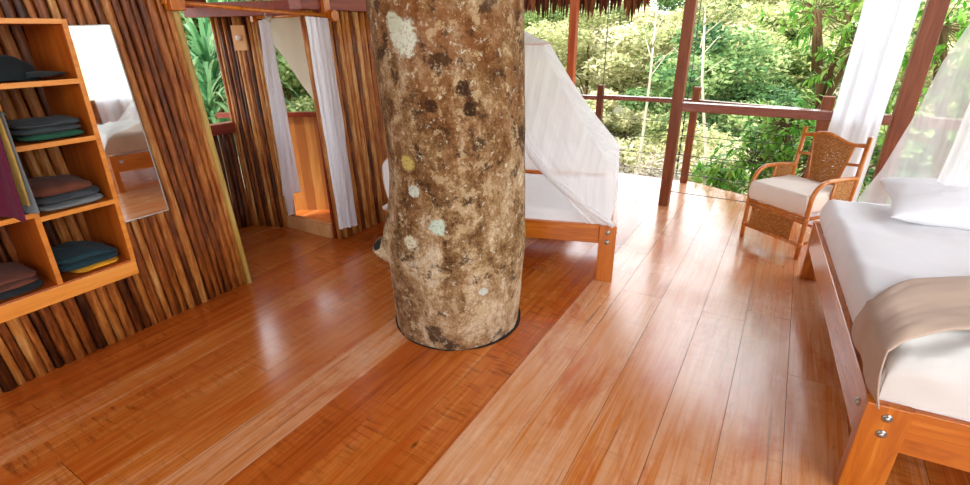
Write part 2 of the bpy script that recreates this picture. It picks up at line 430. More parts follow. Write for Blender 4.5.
# dark base strip where poles meet the floor
# shower: back wall of orange boards, sill, kerb
sb = Vector((-4.4, 3.27, 0)); sd = Vector((.857, .514, 0))
def along(s, z, off=0): p = sb + sd * s + Vector((-.514, .857, 0)) * off; return (p.x, p.y, z)
m = MB()
for i in range(-5, 13):
    m.beam(along(i * .1 + .05, .5, 0), along(i * .1 + .149, .5, 0), .02, 1.0, random.random())
struct(m.build('wall_shower', M['panel']))
struct(MB().beam(along(-.6, 1.015, -.01), along(1.3, 1.015, -.01), .07, .045).build('window_1', M['beam']))
struct(MB().beam(along(-.6, 1.98, 0), along(1.3, 1.98, 0), .07, .08).build('trim_5', M['beam']))
struct(MB().bx(-4.05, -3.43, 2.885, 2.94, 0.0, .13).build('trim_6', M['pale_wood'], bevel=.004))
# header beams
struct(MB().bx(-3.42, -3.28, 2.80, 4.7, 1.925, 2.06).bx(-3.43, -3.265, 2.80, 4.7, 2.06, 2.2).build('trim_7', M['beam'], bevel=.004))
struct(MB().beam((-4.6, 2.70, 1.95), (-3.30, 3.02, 1.95), .10, .11).build('trim_8', M['beam'], bevel=.004))
struct(MB().beam((-4.55, 1.2, 2.02), (-4.5, 2.8, 2.02), .08, .1).build('trim_9', M['beam']))
# shower corner post beside the door opening
struct(MB().tube([(-3.96, 2.915, 0), (-3.95, 2.915, 1.9)], .022, 8, .3).build('trim_10', M['post'], None, True))

# light switch on the partition
t_ = empty('light_switch', (-4.135, 2.826, 1.73), math.atan2(.2, .57))
MB().box((0, 0, 0), (.125, .018, .2)).build('wooden_plate', M['pale_wood'], t_, bevel=.004)
m = MB(); m.tube([(0, -.008, 0), (0, -.03, 0)], [.026, .022], 12); m.build('rotary_knob', M['cushion'], t_, True)
tag(t_, 'small round switch on a pale wooden plate on the pole partition', 'switch')

pole_wall('wall_front_added', (3.2, -2.75), (-3.3, -2.75), 0, 1.1, .05, 0, 31)  # unseen; added to shade the bed foot, kept low for fill light
pole_wall('wall_right_added', (3.15, 4.4), (3.15, -2.6), 0, .85, .05, 0, 32)  # unseen low wall added to cut daylight under the right bed

# ------------------------------------------------------------------ curtain rods and curtains at the passage
def rod(name, a, b, r, label):
    t = empty(name, a); a_ = Vector(a); b_ = Vector(b) - a_
    m = MB(); m.tube([(0, 0, 0), tuple(b_ * .5 + Vector((0, 0, -.004))), tuple(b_)], r, 8, .6); m.build('pole', M['orange_wood'], t, True)
    tag(t, label, 'curtain rod'); return t, b_
t, e = rod('curtain_rod', (-3.25, 1.86, 1.935), (-3.25, 3.02, 1.885), .013, 'long wooden curtain rod across the opening beside the pole wall')
m = MB(); m.box((0, -.02, 0), (.07, .09, .09)); m.box((-.03, -.03, .08), (.05, .08, .18)); m.build('bracket', M['orange_wood'], t, bevel=.006)
m = MB(); m.tube([(e.x - .04, e.y + .03, e.z), (e.x + .05, e.y + .03, e.z)], .042, 12); m.box((e.x - .02, e.y, e.z + .06), (.05, .06, .14)); m.build('bracket', M['orange_wood'], t, bevel=.004)
t, e = rod('curtain_rod', (-3.96, 2.87, 1.885), (-3.30, 2.93, 1.895), .012, 'short wooden rod over the shower entrance, ending at the partition')
m = MB(); m.box((0, .0, 0), (.04, .05, .07)); m.build('bracket', M['orange_wood'], t, bevel=.004)

def hang(name, TL, TR, BL, BR, folds, amp, mat, nrm, label, cat='curtain', nu=60, nv=24, group=None, hem=None, bow=0, bunch=0, seed=0, parts=None, thick=0):
    TL, TR, BL, BR = map(Vector, (TL, TR, BL, BR)); n = Vector(nrm).normalized()
    def fn(u, v):
        top = TL.lerp(TR, u); bot = BL.lerp(BR, u)
        if hem: bot = bot + Vector((0, 0, hem(u)))
        p = top.lerp(bot, v)
        ph = folds * u * 2 * PI
        a = amp * (.55 + .45 * v) * (math.sin(ph + .8 * nz(u * 3, v * 2, seed)) + .45 * math.sin(ph * 2.3 + 2 * v + seed))
        p = p + n * (a + .02 * nz(u * 5, v * 3, seed + 5)) + (TR - TL).normalized() * (bow * math.sin(v * PI) + .006 * nz(v * 6, u * 8, seed))
        return p
    m = MB(); m.grid(nu, nv, fn)
    o = m.build(name, mat, None, True)
    if thick: solidify(o, thick)
    tag(o, label, cat, group); return o
hang('curtain', (-3.22, 2.765, 1.875), (-3.22, 2.985, 1.865), (-3.20, 2.79, .17), (-3.20, 3.02, .13), 4, .014, M['curtain'], (1, 0, 0), 'white curtain hanging in front of the pole wall by the shower, nearly to the floor')
hang('curtain', (-3.90, 2.86, 1.86), (-3.76, 2.87, 1.87), (-4.0, 2.86, .33), (-3.72, 2.86, .42), 3, .02, M['curtain'], (0, 1, 0), 'white shower curtain bunched against the partition end, knotted at its rod', hem=lambda u: -.2 if .25 < u < .6 else 0, bow=0)
m = MB(); m.tube([(-3.77 + .025 * math.cos(a), 2.87 + .03 * math.sin(a * 2) * .4, 1.885 + .03 * math.sin(a)) for a in [i * PI / 6 for i in range(13)]], .014, 6)
o = m.build('curtain_knot', M['curtain_w'], None, True); tag(o, 'knotted cream cloth tie wound round the short shower rod', 'cloth tie')
# cream cloth over the shower window, lower edge running diagonally
m = MB()
def fn(u, v):
    s = -.35 + u * 1.5
    zb = 1.95 - max(0, (s + .06)) * 1.75 if s > -.06 else 1.95
    zb = max(zb, .9)
    z = 2.02 * (1 - v) + zb * v
    return along(s, z, -.06 + .012 * math.sin(u * 40) + .01 * nz(u * 6, v * 4))
m.grid(70, 16, fn); o = m.build('window_cloth', M['curtain_w'], None, True)
tag(o, 'cream sheer cloth draped diagonally over the small shower window', 'curtain')

# ------------------------------------------------------------------ tree trunk through the floor
tr = empty('tree_trunk', (TX, TY, 0))
def tr_r(z):
    pts = [(-.6, .42), (0, .405), (.25, .412), (.6, .418), (1.0, .402), (1.5, .398), (1.9, .402), (2.6, .41), (4.8, .38)]
    for (a, ra), (b, rb) in zip(pts, pts[1:]):
        if a <= z <= b: return ra + (rb - ra) * (z - a) / (b - a)
    return .4
def tr_c(z):
    pts = [(-.6, 0, 0), (0, -.02, 0), (.5, .0, 0), (1.0, .01, 0), (1.8, -.02, 0), (4.8, -.15, .0)]
    for (a, xa, ya), (b, xb, yb) in zip(pts, pts[1:]):
        if a <= z <= b:
            f = (z - a) / (b - a); return xa + (xb - xa) * f, ya + (yb - ya) * f
    return 0, 0
def trunk_fn(u, v):
    if v < .72: z = -.6 + v / .72 * 3.0
    else: z = 2.4 + (v - .72) / .28 * 2.4
    a = u * 2 * PI; r = tr_r(z); cx, cy = tr_c(z)
    r += .014 * nz(math.cos(a) * 1.6, math.sin(a) * 1.6, z * 1.3) + .006 * nz(math.cos(a) * 5, math.sin(a) * 5, z * 4) + .0025 * nz(math.cos(a) * 16, math.sin(a) * 16, z * 14)
    # swelling around the broken branch
    ab = math.atan2(-.30, -.33); da = (a - ab + PI) % (2 * PI) - PI
    r += .035 * math.exp(-(da / .35) ** 2 - ((z - .62) / .16) ** 2)
    # thin crack running up the front left
    da2 = (a - (ab + .42 + .03 * nz(z * 2)) + PI) % (2 * PI) - PI
    if z < .75: r -= .008 * math.exp(-(da2 / .03) ** 2)
    return (cx + r * math.cos(a), cy + r * math.sin(a), z)
m = MB(); m.grid(220, 260, trunk_fn); m.build('bark', M['bark'], tr, True)
# broken branch stub with its hollow's shade painted as a black disc
m = MB(); d = Vector((-.93, -.34, .12)).normalized(); c0 = Vector((-.272, -.212, .49))
d = Vector((-.80, -.52, .10)).normalized(); e_ = Vector((-.22, -.62, .75)).normalized()
pts = [c0 - d * .06, c0 + d * .03, c0 + d * .075 + e_ * .012, c0 + d * .10 + e_ * .045, c0 + d * .105 + e_ * .075]
m.tube(pts, [.13, .095, .078, .068, .056], 20)
o = m.build('branch_stub', M['bark'], tr, True); o['label'] = 'broken branch stub with a dark hollow end'
m = MB(); m.tube([c0 + d * .105 + e_ * .06, c0 + d * .105 + e_ * .077], [.041, .041], 14); m.build('hollow', M['black'], o)
tag(tr, 'thick mottled tree trunk rising through the middle of the wooden floor', 'tree trunk')
# black ring laid on the boards paints the shaded gap around it
m = MB(); n = 64; vs = []; fs = []
for k in range(n):
    a = 2 * PI * k / n; rr = .418 + .008 * nz(math.cos(a) * 3, math.sin(a) * 3, 5)
    vs.append((TX - .02 + rr * math.cos(a), TY + rr * math.sin(a), .0025)); vs.append((TX - .02 + .36 * math.cos(a), TY + .36 * math.sin(a), .0025))
for k in range(n): a = 2 * k; b = 2 * ((k + 1) % n); fs.append((a, b, b + 1, a + 1))
m.add(vs, fs); struct(m.build('trim_11', M['black']))

# ------------------------------------------------------------------ beds
def bolt(parent, loc, nrm, r=.014):
    n = Vector(nrm); m = MB(); p = Vector(loc)
    m.tube([p, p + n * .004], r * 1.25, 14); m.tube([p + n * .004, p + n * .010, p + n * .012], [r * .8, r * .6, r * .2], 10)
    m.build('bolt', M['bolt'], parent, True)
def bed(name, loc, rz, W, D, railh, top, legw, label, legt=.06, mh=.02):
    """origin at the front left corner of the frame, x along the foot, y towards the head"""
    t = empty(name, loc, rz)
    rt = .035
    def leg(x, y, front):
        m = MB(); m.bx(x - legw / 2, x + legw / 2, y - legt / 2, y + legt / 2, 0, top)
        o = m.build('leg', M['orange_wood'], t, bevel=.004)
        if front:
            for z in (top - .05, top - .125): bolt(o, (x, y - legt / 2, z), (0, -1, 0))
        return o
    for x in (legw / 2, W - legw / 2): leg(x, legt / 2, True); leg(x, D - legt / 2, False)
    MB().bx(legw, W - legw, .012, .012 + rt, top - railh, top - .002).build('foot_rail', M['orange_wood_x'], t, bevel=.004)
    MB().bx(legw, W - legw, D - .012 - rt, D - .012, top - railh, top + mh).build('head_rail', M['orange_wood_x'], t, bevel=.004)
    for x, sx in ((.004, -1), (W - .004 - rt, 1)):
        o = MB().bx(x, x + rt, legt, D - legt, top - railh, top - .002).build('side_rail', M['orange_wood_y'], t, bevel=.004)
        bolt(o, (x if sx < 0 else x + rt, legt + .05, top - .08), (sx, 0, 0))
    m = MB()
    for k in range(9):
        y = .12 + k * (D - .24) / 8; m.bx(.04, W - .04, y - .035, y + .035, top - railh + .03, top - railh + .05, random.random())
    m.build('slats', M['pale_wood'], t)
    tag(t, label, 'bed'); return t
def mattress(name, loc, rz, W, D, h, mat, label, wr=1.0, seed=0, inset=.03, mat2=None, crown=.012, rr=.05):
    """sheeted mattress: rounded block with wrinkles; origin as the bed, z at its underside"""
    t = empty(name, loc, rz); nu, nv = 110, 110
    x0, x1, y0, y1 = inset, W - inset, inset, D - inset
    def fn(u, v):
        # unwrap: u, v in [-s, 1+s] fold down the sides
        ex = h / (x1 - x0); ey = h / (y1 - y0)
        uu = -ex + u * (1 + 2 * ex); vv = -ey + v * (1 + 2 * ey)
        du = max(0, -uu, uu - 1) * (x1 - x0); dv = max(0, -vv, vv - 1) * (y1 - y0)
        cu = min(max(uu, 0), 1); cv = min(max(vv, 0), 1)
        x = x0 + cu * (x1 - x0); y = y0 + cv * (y1 - y0); drop = max(du, dv)
        # rounded top edge
        ed = min(x - x0, x1 - x, y - y0, y1 - y)
        z = h - drop
        if drop == 0 and ed < rr: z -= rr - math.sqrt(max(0, rr * rr - (rr - ed) ** 2)) if ed < rr else 0
        elif drop > 0: z = h - rr - (drop) * (h - rr) / h
        # wrinkles
        w = wr * (.006 * nz(x * 3 + seed, y * 3, 1) + .005 * (1 - abs(nz(x * 2.2 + y * 3.1, y * 1.1 - x, seed + 3)) * 2.6) + .0035 * nz(x * 9, y * 5, seed))
        w2 = wr * max(0, .01 * nz((x + y) * 7, z * 3, seed) + .006 * nz((x - y) * 16, z * 2, 9)) * (1 if drop < h * .8 else 0)
        if drop > 0:
            if du >= dv and du > 0: x += math.copysign(w2, uu - .5) + math.copysign(.012 * math.sin(min(1, drop / h) * PI), uu - .5)
            if dv > du: y += math.copysign(w2, vv - .5) + math.copysign(.012 * math.sin(min(1, drop / h) * PI), vv - .5)
        else: z += w + crown * math.sin(cu * PI) * math.sin(cv * PI)
        return (x, y, z)
    m = MB(); m.grid(nu, nv, fn); m.build('fitted_sheet', mat, t, True)
    m = MB(); m.bx(x0 + .03, x1 - .03, y0 + .03, y1 - .03, 0, .02); m.build('underside', mat, t)
    return tag(t, label, 'mattress')
# right bed
BX, BY, BA = .465, 2.0, R(4.2)
BW, BD = 1.45, 2.15
bed('bed', (BX, BY, 0), BA, BW, BD, .20, .45, .142, 'large orange wooden bed in the right foreground with two bolts on its near leg', .06, .0)
mattress('mattress', (BX, BY, .446), BA, BW, BD, .191, M['sheet'], 'white sheeted mattress on the bed in the right foreground', 1.9, 3, .038)
def rb(x, y, z): 
    c, s = math.cos(BA), math.sin(BA); return Vector((BX + x * c - y * s, BY + x * s + y * c, z))
# top sheet folded near the head and foot sheet
m = MB()
def fnf(u, v):
    x = .0 + u * 1.45; y = -.0 + v * .72
    def prof(q, rr=.08, dr=.115):
        if q < dr: return 0, rr + dr - q
        if q < dr + rr * PI / 2:
            a_ = (q - dr) / rr; return rr * (1 - math.cos(a_)), rr * (1 - math.sin(a_))
        return rr + (q - dr - rr * PI / 2), 0
    ox, dx = prof(x); oy, dy = prof(v * (.47 + .46 * u))
    drop = min(.195, math.hypot(dx, dy)); xx = .030 + ox * .985; y = .026 + oy
    z = .662 - drop + (.022 * (1 - abs(nz(x * 4.5 - y * 5, y * 2 + x, 7)) * 2.5) * (1 if drop < .02 else .3) + .004 * nz(x * 12, y * 8, 2)) * (1 if drop < .15 else 0)
    yy = y - (.012 * nz(x * 8, drop * 9, 3) + .01 if drop > 0 else 0)
    return rb(xx, yy, z)
m.grid(110, 60, fnf); o = m.build('foot_sheet', M['foot_sheet'], None, True)
tag(o, 'rumpled grey white sheet folded over the foot of the bed in the right foreground', 'sheet')
# beige throw laid askew across the bed
m = MB()
def fnt(u, v):
    # u across the bed (starting down the left side), v from the foot edge to the head edge
    s = -.19 + u * 1.85
    near = .10 + .62 * max(0, s) ** .8 * .85 + (.0 if s > 0 else s * .35)
    if s < .22: near -= .09 * (1 - (s + .19) / .41)
    far = .62 + .60 * max(0, s) * .95 + (0 if s > 0 else s * .25)
    far -= .28 * math.exp(-((s + .02) / .14) ** 2) * .6
    y = near + (far - near) * v
    if s < 0: x = .026 - .012 * math.sin(min(1, -s / .19) * PI) ; z = .660 + s * .98 - .004
    else: x = .026 + s * .98; z = .676 - (max(0, .08 - s) ** 2) * 5
    ridge = .012 * math.sin(v * PI) ** .5 + .007 * math.sin(v * 9 + s * 2.5 + 1.2 * nz(s * 2, v * 2)) + .005 * nz(s * 7, v * 9, 4)
    if s < 0: x -= max(.004, ridge)
    else: z += max(0, ridge)
    return rb(x, y, z)
m.grid(90, 40, fnt); o = m.build('throw', M['throw'], None, True); solidify(o, .006, 1)
tag(o, 'beige cloth throw laid askew across the white bed on the right', 'throw')
# pillow
def pillow(loc, rot, w, d, h, label, mat=M['pillow'], seed=0, name='pillow'):
    m = MB()
    def side(sg):
        def fn(u, v):
            a = 2 * u - 1; b = 2 * v - 1
            k = max(0, (1 - abs(a) ** 2.6)) ** .55 * max(0, (1 - abs(b) ** 2.6)) ** .55
            pinch = 1 - .10 * (1 - abs(a)) * abs(b) - .0
            pinch2 = 1 - .10 * (1 - abs(b)) * abs(a)
            x = a * w / 2 * pinch2; y = b * d / 2 * pinch
            z = sg * h / 2 * k + .010 * nz(a * 3 + seed, b * 3, sg) * k + .007 * nz(a * 7, b * 7, seed + sg) * k
            return (x, y, z)
        return fn
    m.grid(44, 32, side(1)); m.grid(44, 32, lambda u, v: side(-1)(1 - u, v))
    o = m.build(name, mat, None, True); o.location = loc; o.rotation_euler = rot
    md = o.modifiers.new('weld', 'WELD'); md.merge_threshold = .0005
    tag(o, label, 'pillow'); return o
pillow((1.03, 3.92, .755), (R(14), R(0), BA + R(1)), .82, .5, .20, 'plump white pillow at the head of the bed in the right foreground')
# ------------------------------------------------------------------ left (middle) bed
MX, MY, MA = -2.646, 2.798, math.atan2(.285, .958)
MW, MD = 1.82, 1.12
bed('bed', (MX, MY, 0), MA, MW, MD, .145, .45, .122, 'orange wooden bed behind the tree trunk with a net over it', .05, .10)
mattress('mattress', (MX, MY, .405), MA, MW, MD, .125, M['sheet'], 'white mattress on the bed behind the tree trunk under the net', 1.0, 8, .055)
def mb_(x, y, z=0):
    c, s = math.cos(MA), math.sin(MA); return Vector((MX + x * c - y * s, MY + x * s + y * c, z))
# low white bench bed further back
bb = mb_(.35, 1.55, 0)
t = empty('daybed', bb, MA)
MB().bx(-.46, 1.06, -.04, .84, .36, .40).build('rim', M['orange_wood_x'], t, bevel=.004)
MB().bx(-.42, 1.02, -.02, .82, .004, .40).build('frame', M['orange_wood_x'], t, bevel=.004)  # solid to the floor, shaped to block daylight under the netted bed
tag(t, 'low wooden daybed half seen through the net behind the trunk', 'daybed')
mattress('cushion', (bb.x, bb.y, .402), MA, 1.0, .8, .14, M['pillow'], 'white cushion on the low daybed behind the netted bed', .6, 2, .01)['category'] = 'cushion'

# ------------------------------------------------------------------ mosquito net over the middle bed
C0 = mb_(MW / 2, MD / 2 - .02)
fu, fv, fz = .275, .22, 1.665
def mrel(u, v, z): 
    p = mb_(MW / 2 + u, MD / 2 + v); return Vector((p.x, p.y, z))
nt = empty('mosquito_net', (0, 0, 0))
apex = mrel(0, 0, 1.84)
m = MB()
cor = [mrel(fu, -fv, fz), mrel(fu, fv, fz), mrel(-fu, fv, fz), mrel(-fu, -fv, fz)]
for i in range(4):
    a, b = cor[i], cor[(i + 1) % 4]
    def fn(u, v, a=a, b=b):
        p = a.lerp(b, u).lerp(apex, v); p.z -= .02 * math.sin(v * PI); return p
    m.grid(12, 8, fn)
m.build('canopy_top', M['net'], nt, True)
m = MB()
for i in range(4): m.tube([cor[i], cor[(i + 1) % 4]], .007, 6)
m.build('spreader_frame', M['net_band'], nt, True)
MB().tube([apex, apex + Vector((0, 0, .9))], .004, 5).build('cord', M['cable'], nt)
bu, bv = MW / 2 - .035, MD / 2 + .02
bul = [(bu, -bv), (bu, bv), (-bu, bv), (-bu, -bv)]
def skirt_pt(a, b, pa, pb, u, v, amp, fold, seed):
    """v 0 top frame, .72 the widest bulge, 1 tucked under the mattress"""
    top = a.lerp(b, u)
    q = (pa[0] * (1 - u) + pb[0] * u, pa[1] * (1 - u) + pb[1] * u)
    big = mrel(q[0], q[1], .83)
    tu = mrel(q[0] * .975, q[1] * .93, .455)
    if v < .74:
        f = v / .74; p = top.lerp(big, f); 
        n = (big - Vector((C0.x, C0.y, big.z))).normalized()
        p -= n * .045 * math.sin(f * PI)
    else:
        f = (v - .74) / .26; p = big.lerp(tu, f); n = (big - Vector((C0.x, C0.y, big.z))).normalized()
        p += n * .02 * math.sin(f * PI)
    p += n * amp * min(1, v * 1.3) * (math.sin(fold * u * 2 * PI + 2.0 * nz(v * 2, seed)) + .5 * math.sin(fold * 2.7 * u * 2 * PI + seed + v)) * (1 if v < .9 else .6)
    return p
for i, nm in ((0, 'side_panel'), (1, 'back_panel'), (2, 'side_panel')):
    m = MB(); a, b = cor[i], cor[(i + 1) % 4]; pa, pb = bul[i], bul[(i + 1) % 4]
    m.grid(60, 40, lambda u, v: skirt_pt(a, b, pa, pb, u, v, .008, 5, i))
    m.build(nm, M['net'], nt, True)
# front panels, drawn back to the two foot corners like tent flaps
a, b = cor[3], cor[0]
KR = mb_(MW - .02, -.03, .47); KL = mb_(.02, -.03, .47)
for sgn in (1, -1):
    m = MB()
    def fn(u, v, sgn=sgn):
        # u 0 = outer edge (shared with the side panel), 1 = free edge
        uu = 1 - u * .5 if sgn > 0 else u * .5
        p0 = skirt_pt(a, b, bul[3], bul[0], uu, v * .999, .006, 6, 4)
        K = KR if sgn > 0 else KL
        top = a.lerp(b, uu)
        # gathered sweep from the top of the free edge down to the corner knot
        w = u
        c1 = mrel(0, -bv * .75, 1.12); c2 = mrel(sgn * .32, -bv * 1.05, .80)
        q = top * (1 - v) ** 3 + c1 * 3 * v * (1 - v) ** 2 + c2 * 3 * v * v * (1 - v) + K * v ** 3
        p = p0.lerp(q, w ** .8)
        if v > .0: p += Vector((.2, -.95, .1)) * .010 * math.sin(u * 34 + 3 * v) * v * (1.0 if u > .15 else u / .15)
        return p
    m.grid(70, 50, fn); m.build('front_flap', M['net'], nt, True)
    m = MB(); pts = []
    for i in range(24):
        v = i / 23; pts.append(Vector(fn(1.0, v)) + Vector((0, -.012, 0)))
    m.tube(pts, [.010 + .018 * math.sin(min(1, i / 20) * PI * .8) for i in range(24)], 8, M=None)
    m.build('gathered_hem', M['net_thick'], nt, True)
tag(nt, 'white mosquito net spread like a tent over the bed behind the trunk', 'mosquito net')

# ------------------------------------------------------------------ net over the right bed, pulled back to the head
nt = empty('mosquito_net', (0, 0, 0))
def cur(pts, t):
    k = (len(pts) - 1) * t; i = min(int(k), len(pts) - 2); f = k - i
    return Vector(pts[i]).lerp(Vector(pts[i + 1]), f)
Lp = [(1.02, 4.1, 2.5), (.86, 4.1, 1.95), (.795, 4.1, 1.77), (.735, 4.1, 1.56), (.695, 4.1, 1.28), (.60, 4.08, .88), (.53, 4.06, .70), (.50, 4.05, .50)]
Rp = [(1.08, 4.15, 2.5), (1.3, 4.2, 1.95), (1.5, 4.2, 1.77), (1.65, 4.2, 1.56), (1.75, 4.2, 1.28), (1.85, 4.2, .88), (1.9, 4.2, .7), (1.9, 4.2, .5)]
m = MB()
def fn(u, v):
    p = cur(Lp, v).lerp(cur(Rp, v), u); p.y += .03 * math.sin(u * 22 + 2 * v) * v + .03 * nz(u * 4, v * 3); return p
m.grid(80, 60, fn); m.build('net_panel', M['net_thin'], nt, True)
# thicker gathered length in front
Lg = [(1.03, 3.98, 2.5), (.90, 3.95, 1.7), (.885, 3.95, 1.35), (.88, 3.95, 1.1), (.865, 3.95, .86), (.86, 3.95, .72)]
Rg = [(1.12, 3.98, 2.5), (1.25, 3.98, 1.7), (1.3, 4.0, 1.35), (1.36, 4.0, 1.1), (1.4, 4.0, .86), (1.42, 4.0, .72)]
m = MB()
def fn(u, v):
    p = cur(Lg, v).lerp(cur(Rg, v), u); p.y += .018 * math.sin(u * 40 + 2 * v) + .02 * nz(u * 6, v * 3); return p
m.grid(90, 30, fn); m.build('gathered_net', M['net_thick'], nt, True)
# side lengths running down behind the bed, off to the right
m = MB()
def fn(u, v):
    p = Vector((1.1, 3.9, 2.5)).lerp(Vector((1.4 + .6 * u, 3.7 - 1.2 * u, .6)), v) ; p.x += .03 * math.sin(u * 30) * v
    return p
m.grid(60, 20, fn); m.build('side_net', M['net_thin'], nt, True)
tag(nt, 'sheer white mosquito net drawn back behind the pillow of the right bed', 'mosquito net')

# ------------------------------------------------------------------ rattan armchair
ch = empty('rattan_armchair', (-.155, 4.785, 0), math.atan2(-.321, .436))
W = .541; Dp = .47; rk = .05
rt = M['rattan']
def tb(name, pts, r=.017, par=ch, n=10, tone=.5): 
    m = MB(); m.tube(pts, r, n, tone); return m.build(name, rt, par, True)
def arc(p0, p1, p2, k=10):
    p0, p1, p2 = Vector(p0), Vector(p1), Vector(p2)
    return [p0 * (1 - t) ** 2 + p1 * 2 * t * (1 - t) + p2 * t * t for t in [i / k for i in range(k + 1)]]
for x, sx in ((0, -1), (W, 1)):
    # front leg bends over into the arm rest
    pts = [(x, 0, 0), (x, .0, .25), (x, 0, .42)] + arc((x, 0, .47), (x + sx * .004, .0, .635), (x + sx * .01, .16, .645), 8) + [(x + sx * .008, .32, .64), (x, Dp + rk * .62, .625)]
    o = tb('leg_and_arm', pts, .0185); o['label'] = 'bent cane front leg that curves over into the arm rest'
    for z in (.34, .13): 
        m = MB(); m.tube([(x, 0, z - .02), (x, 0, z + .02)], .023, 10, .8); m.build('binding', rt, o, True)
    tb('back_post', [(x, Dp, 0), (x, Dp, .35), (x, Dp + rk * .5, .6), (x, Dp + rk, .955)], .019)
    tb('side_stretcher', [(x, 0, .13), (x, Dp, .13)], .012)
    tb('side_rail', [(x, 0, .345), (x, Dp, .345)], .015)
    # woven panel under the rear half of the arm
    m = MB(); m.bx(x - .004, x + .004, .24, Dp - .0, .37, .63); o = m.build('arm_panel', M['weave'], ch); o['label'] = 'woven cane panel below the arm rest'
    tb('arm_strut', [(x, .24, .345), (x, .24, .64)], .010)
for z, r, nm in ((.345, .018, 'front_rail'), (.125, .016, 'front_stretcher')): tb(nm, [(0, 0, z), (W, 0, z)], r)
tb('front_cap_rail', [(0, -.004, .315), (W, -.004, .315)], .010)
for z, r, nm in ((.345, .016, 'back_rail'), (.13, .013, 'back_stretcher')): tb(nm, [(0, Dp, z), (W, Dp, z)], r)
m = MB(); m.grid(14, 6, lambda u, v: (W * (.10 + .70 * u + .03 * (1 - v) * u), -.002, .315 - .19 * v)); solidify(m.build('front_skirt', M['weave'], ch), .006)
tb('skirt_edge', [(W * .10, 0, .315), (W * .10, 0, .13)], .008); tb('skirt_edge', [(W * .82, 0, .315), (W * .80, 0, .13)], .008)
def yb(z): return Dp + rk * (z - .35) / .6
cz = lambda u: .885 + .045 * math.exp(-((u - .36) / .22) ** 2) - .012 * math.exp(-((u - .78) / .12) ** 2)
tb('crest_rail', [(W * u, yb(cz(u)), cz(u)) for u in [i / 24 for i in range(25)]], .017)
m = MB()
def fn(u, v):
    c = cz(.18 + .64 * u); z = .37 + (c - .01 - .37) * v
    l = .36 - .18 * v ** .8; r = .66 + .16 * v ** .8
    return (W * (l + (r - l) * u), yb(z) - .02 * math.sin(u * PI), z)
m.grid(20, 16, fn); solidify(m.build('back_splat', M['weave'], ch), .007)
tb('splat_edge', [Vector(fn(0, i / 10)) for i in range(11)], .010); tb('splat_edge', [Vector(fn(1, i / 10)) for i in range(11)], .010)
for z in (.73,):
    tb('cross_rail', [(0, yb(z), z), Vector(fn(0, .7))], .012); tb('cross_rail', [Vector(fn(1, .7)), (W, yb(z), z)], .012)
tag(ch, 'varnished rattan armchair with a woven back standing by the railing', 'armchair')
# its cushion
m = MB()
def cushion_fn(sg):
    def fn(u, v):
        a, b = 2 * u - 1, 2 * v - 1
        # most of the grid covers the flat faces, its outer rows make the boxed sides
        ea = max(0, abs(a) - .85) / .15; eb = max(0, abs(b) - .85) / .15; e = min(1, max(ea, eb))
        fa = min(1, abs(a) / .85); fb = min(1, abs(b) / .85)
        x = math.copysign(.256 * fa + .008 * math.sin(min(1, ea) * PI / 2), a); y = math.copysign(.232 * fb + .008 * math.sin(min(1, eb) * PI / 2), b)
        return (x, y, sg * (.080 * (1 - e) + .02 * (1 - fa * fa) * (1 - fb * fb) * (sg > 0)) + .002 * nz(a * 4, b * 4, sg))
    return fn
m.grid(36, 36, cushion_fn(1)); m.grid(36, 36, lambda u, v: cushion_fn(-1)(1 - u, v))
Cc = Matrix.Translation((-.155, 4.785, 0)) @ Matrix.Rotation(math.atan2(-.321, .436), 4, 'Z')
o = m.build('seat_cushion', M['cushion'], None, True); o.location = Cc @ Vector((W / 2, .205, .458)); o.rotation_euler = (0, 0, math.atan2(-.321, .436))
md = o.modifiers.new('weld', 'WELD'); md.merge_threshold = .0006
tag(o, 'thick cream cushion on the seat of the rattan armchair', 'cushion')

# ------------------------------------------------------------------ wardrobe with open shelves
FX, KX = -2.844, -3.27
Y0, Y1, YD, Z0, Z1 = .36, 1.080, .745, .575, 1.828
wd = empty('open_wardrobe', (FX, Y0, Z0))
def wp(name, x0, x1, y0, y1, z0, z1, mt='cab_wood', lab=None, bev=.002):
    mm = MB().bx(x0 - FX, x1 - FX, y0 - Y0, y1 - Y0, z0 - Z0, z1 - Z0, random.random())
    mm.v = [(a, b + .024 * c, c) for a, b, c in mm.v]            # the whole cupboard leans with the poles
    o = mm.build(name, M[mt], wd, bevel=bev)
    if lab: o['label'] = lab
    return o
T = .022
for y in (Y0, Y1 - T):
    wp('side_panel', KX, FX - .004, y, y + T, Z0, Z1)
wp('divider', KX, FX - .004, YD - T / 2, YD + T / 2, .655, 1.565)
wp('top_board', KX, FX - .004, Y0, Y1, Z1 - T, Z1)
wp('shelf', KX, FX - .004, Y0 + T, Y1 - T, 1.555, 1.575)
wp('shelf', KX, FX - .004, YD, Y1 - T, 1.295, 1.315)
wp('shelf', KX, FX - .004, YD, Y1 - T, .975, .995)
wp('shelf', KX, FX - .004, Y0 + T, YD, 1.0, 1.02)
wp('bottom_board', KX, FX - .004, Y0 + T, Y1 - T, .64, .66)
wp('plinth_board', FX - .03, FX + .002, Y0, Y1, Z0, .652, 'cab_edge', 'lighter board along the bottom edge', .004)
e = .003
for (y0, y1, z0, z1) in ((Y0, Y0 + T, .652, Z1), (Y1 - T, Y1, .652, Z1), (YD - T / 2, YD + T / 2, .66, 1.56), (Y0, Y1, Z1 - T, Z1), (Y0, Y1, 1.553, 1.577), (YD, Y1, 1.293, 1.317), (YD, Y1, .973, .997), (Y0, YD, .998, 1.022)):
    wp('edge_strip', FX - .006, FX + e * random.uniform(.6, 1.2), y0 + .0005, y1 - .0005, z0 + .0005, z1 - .0005, 'cab_edge', 'lighter front edge strip', .001)
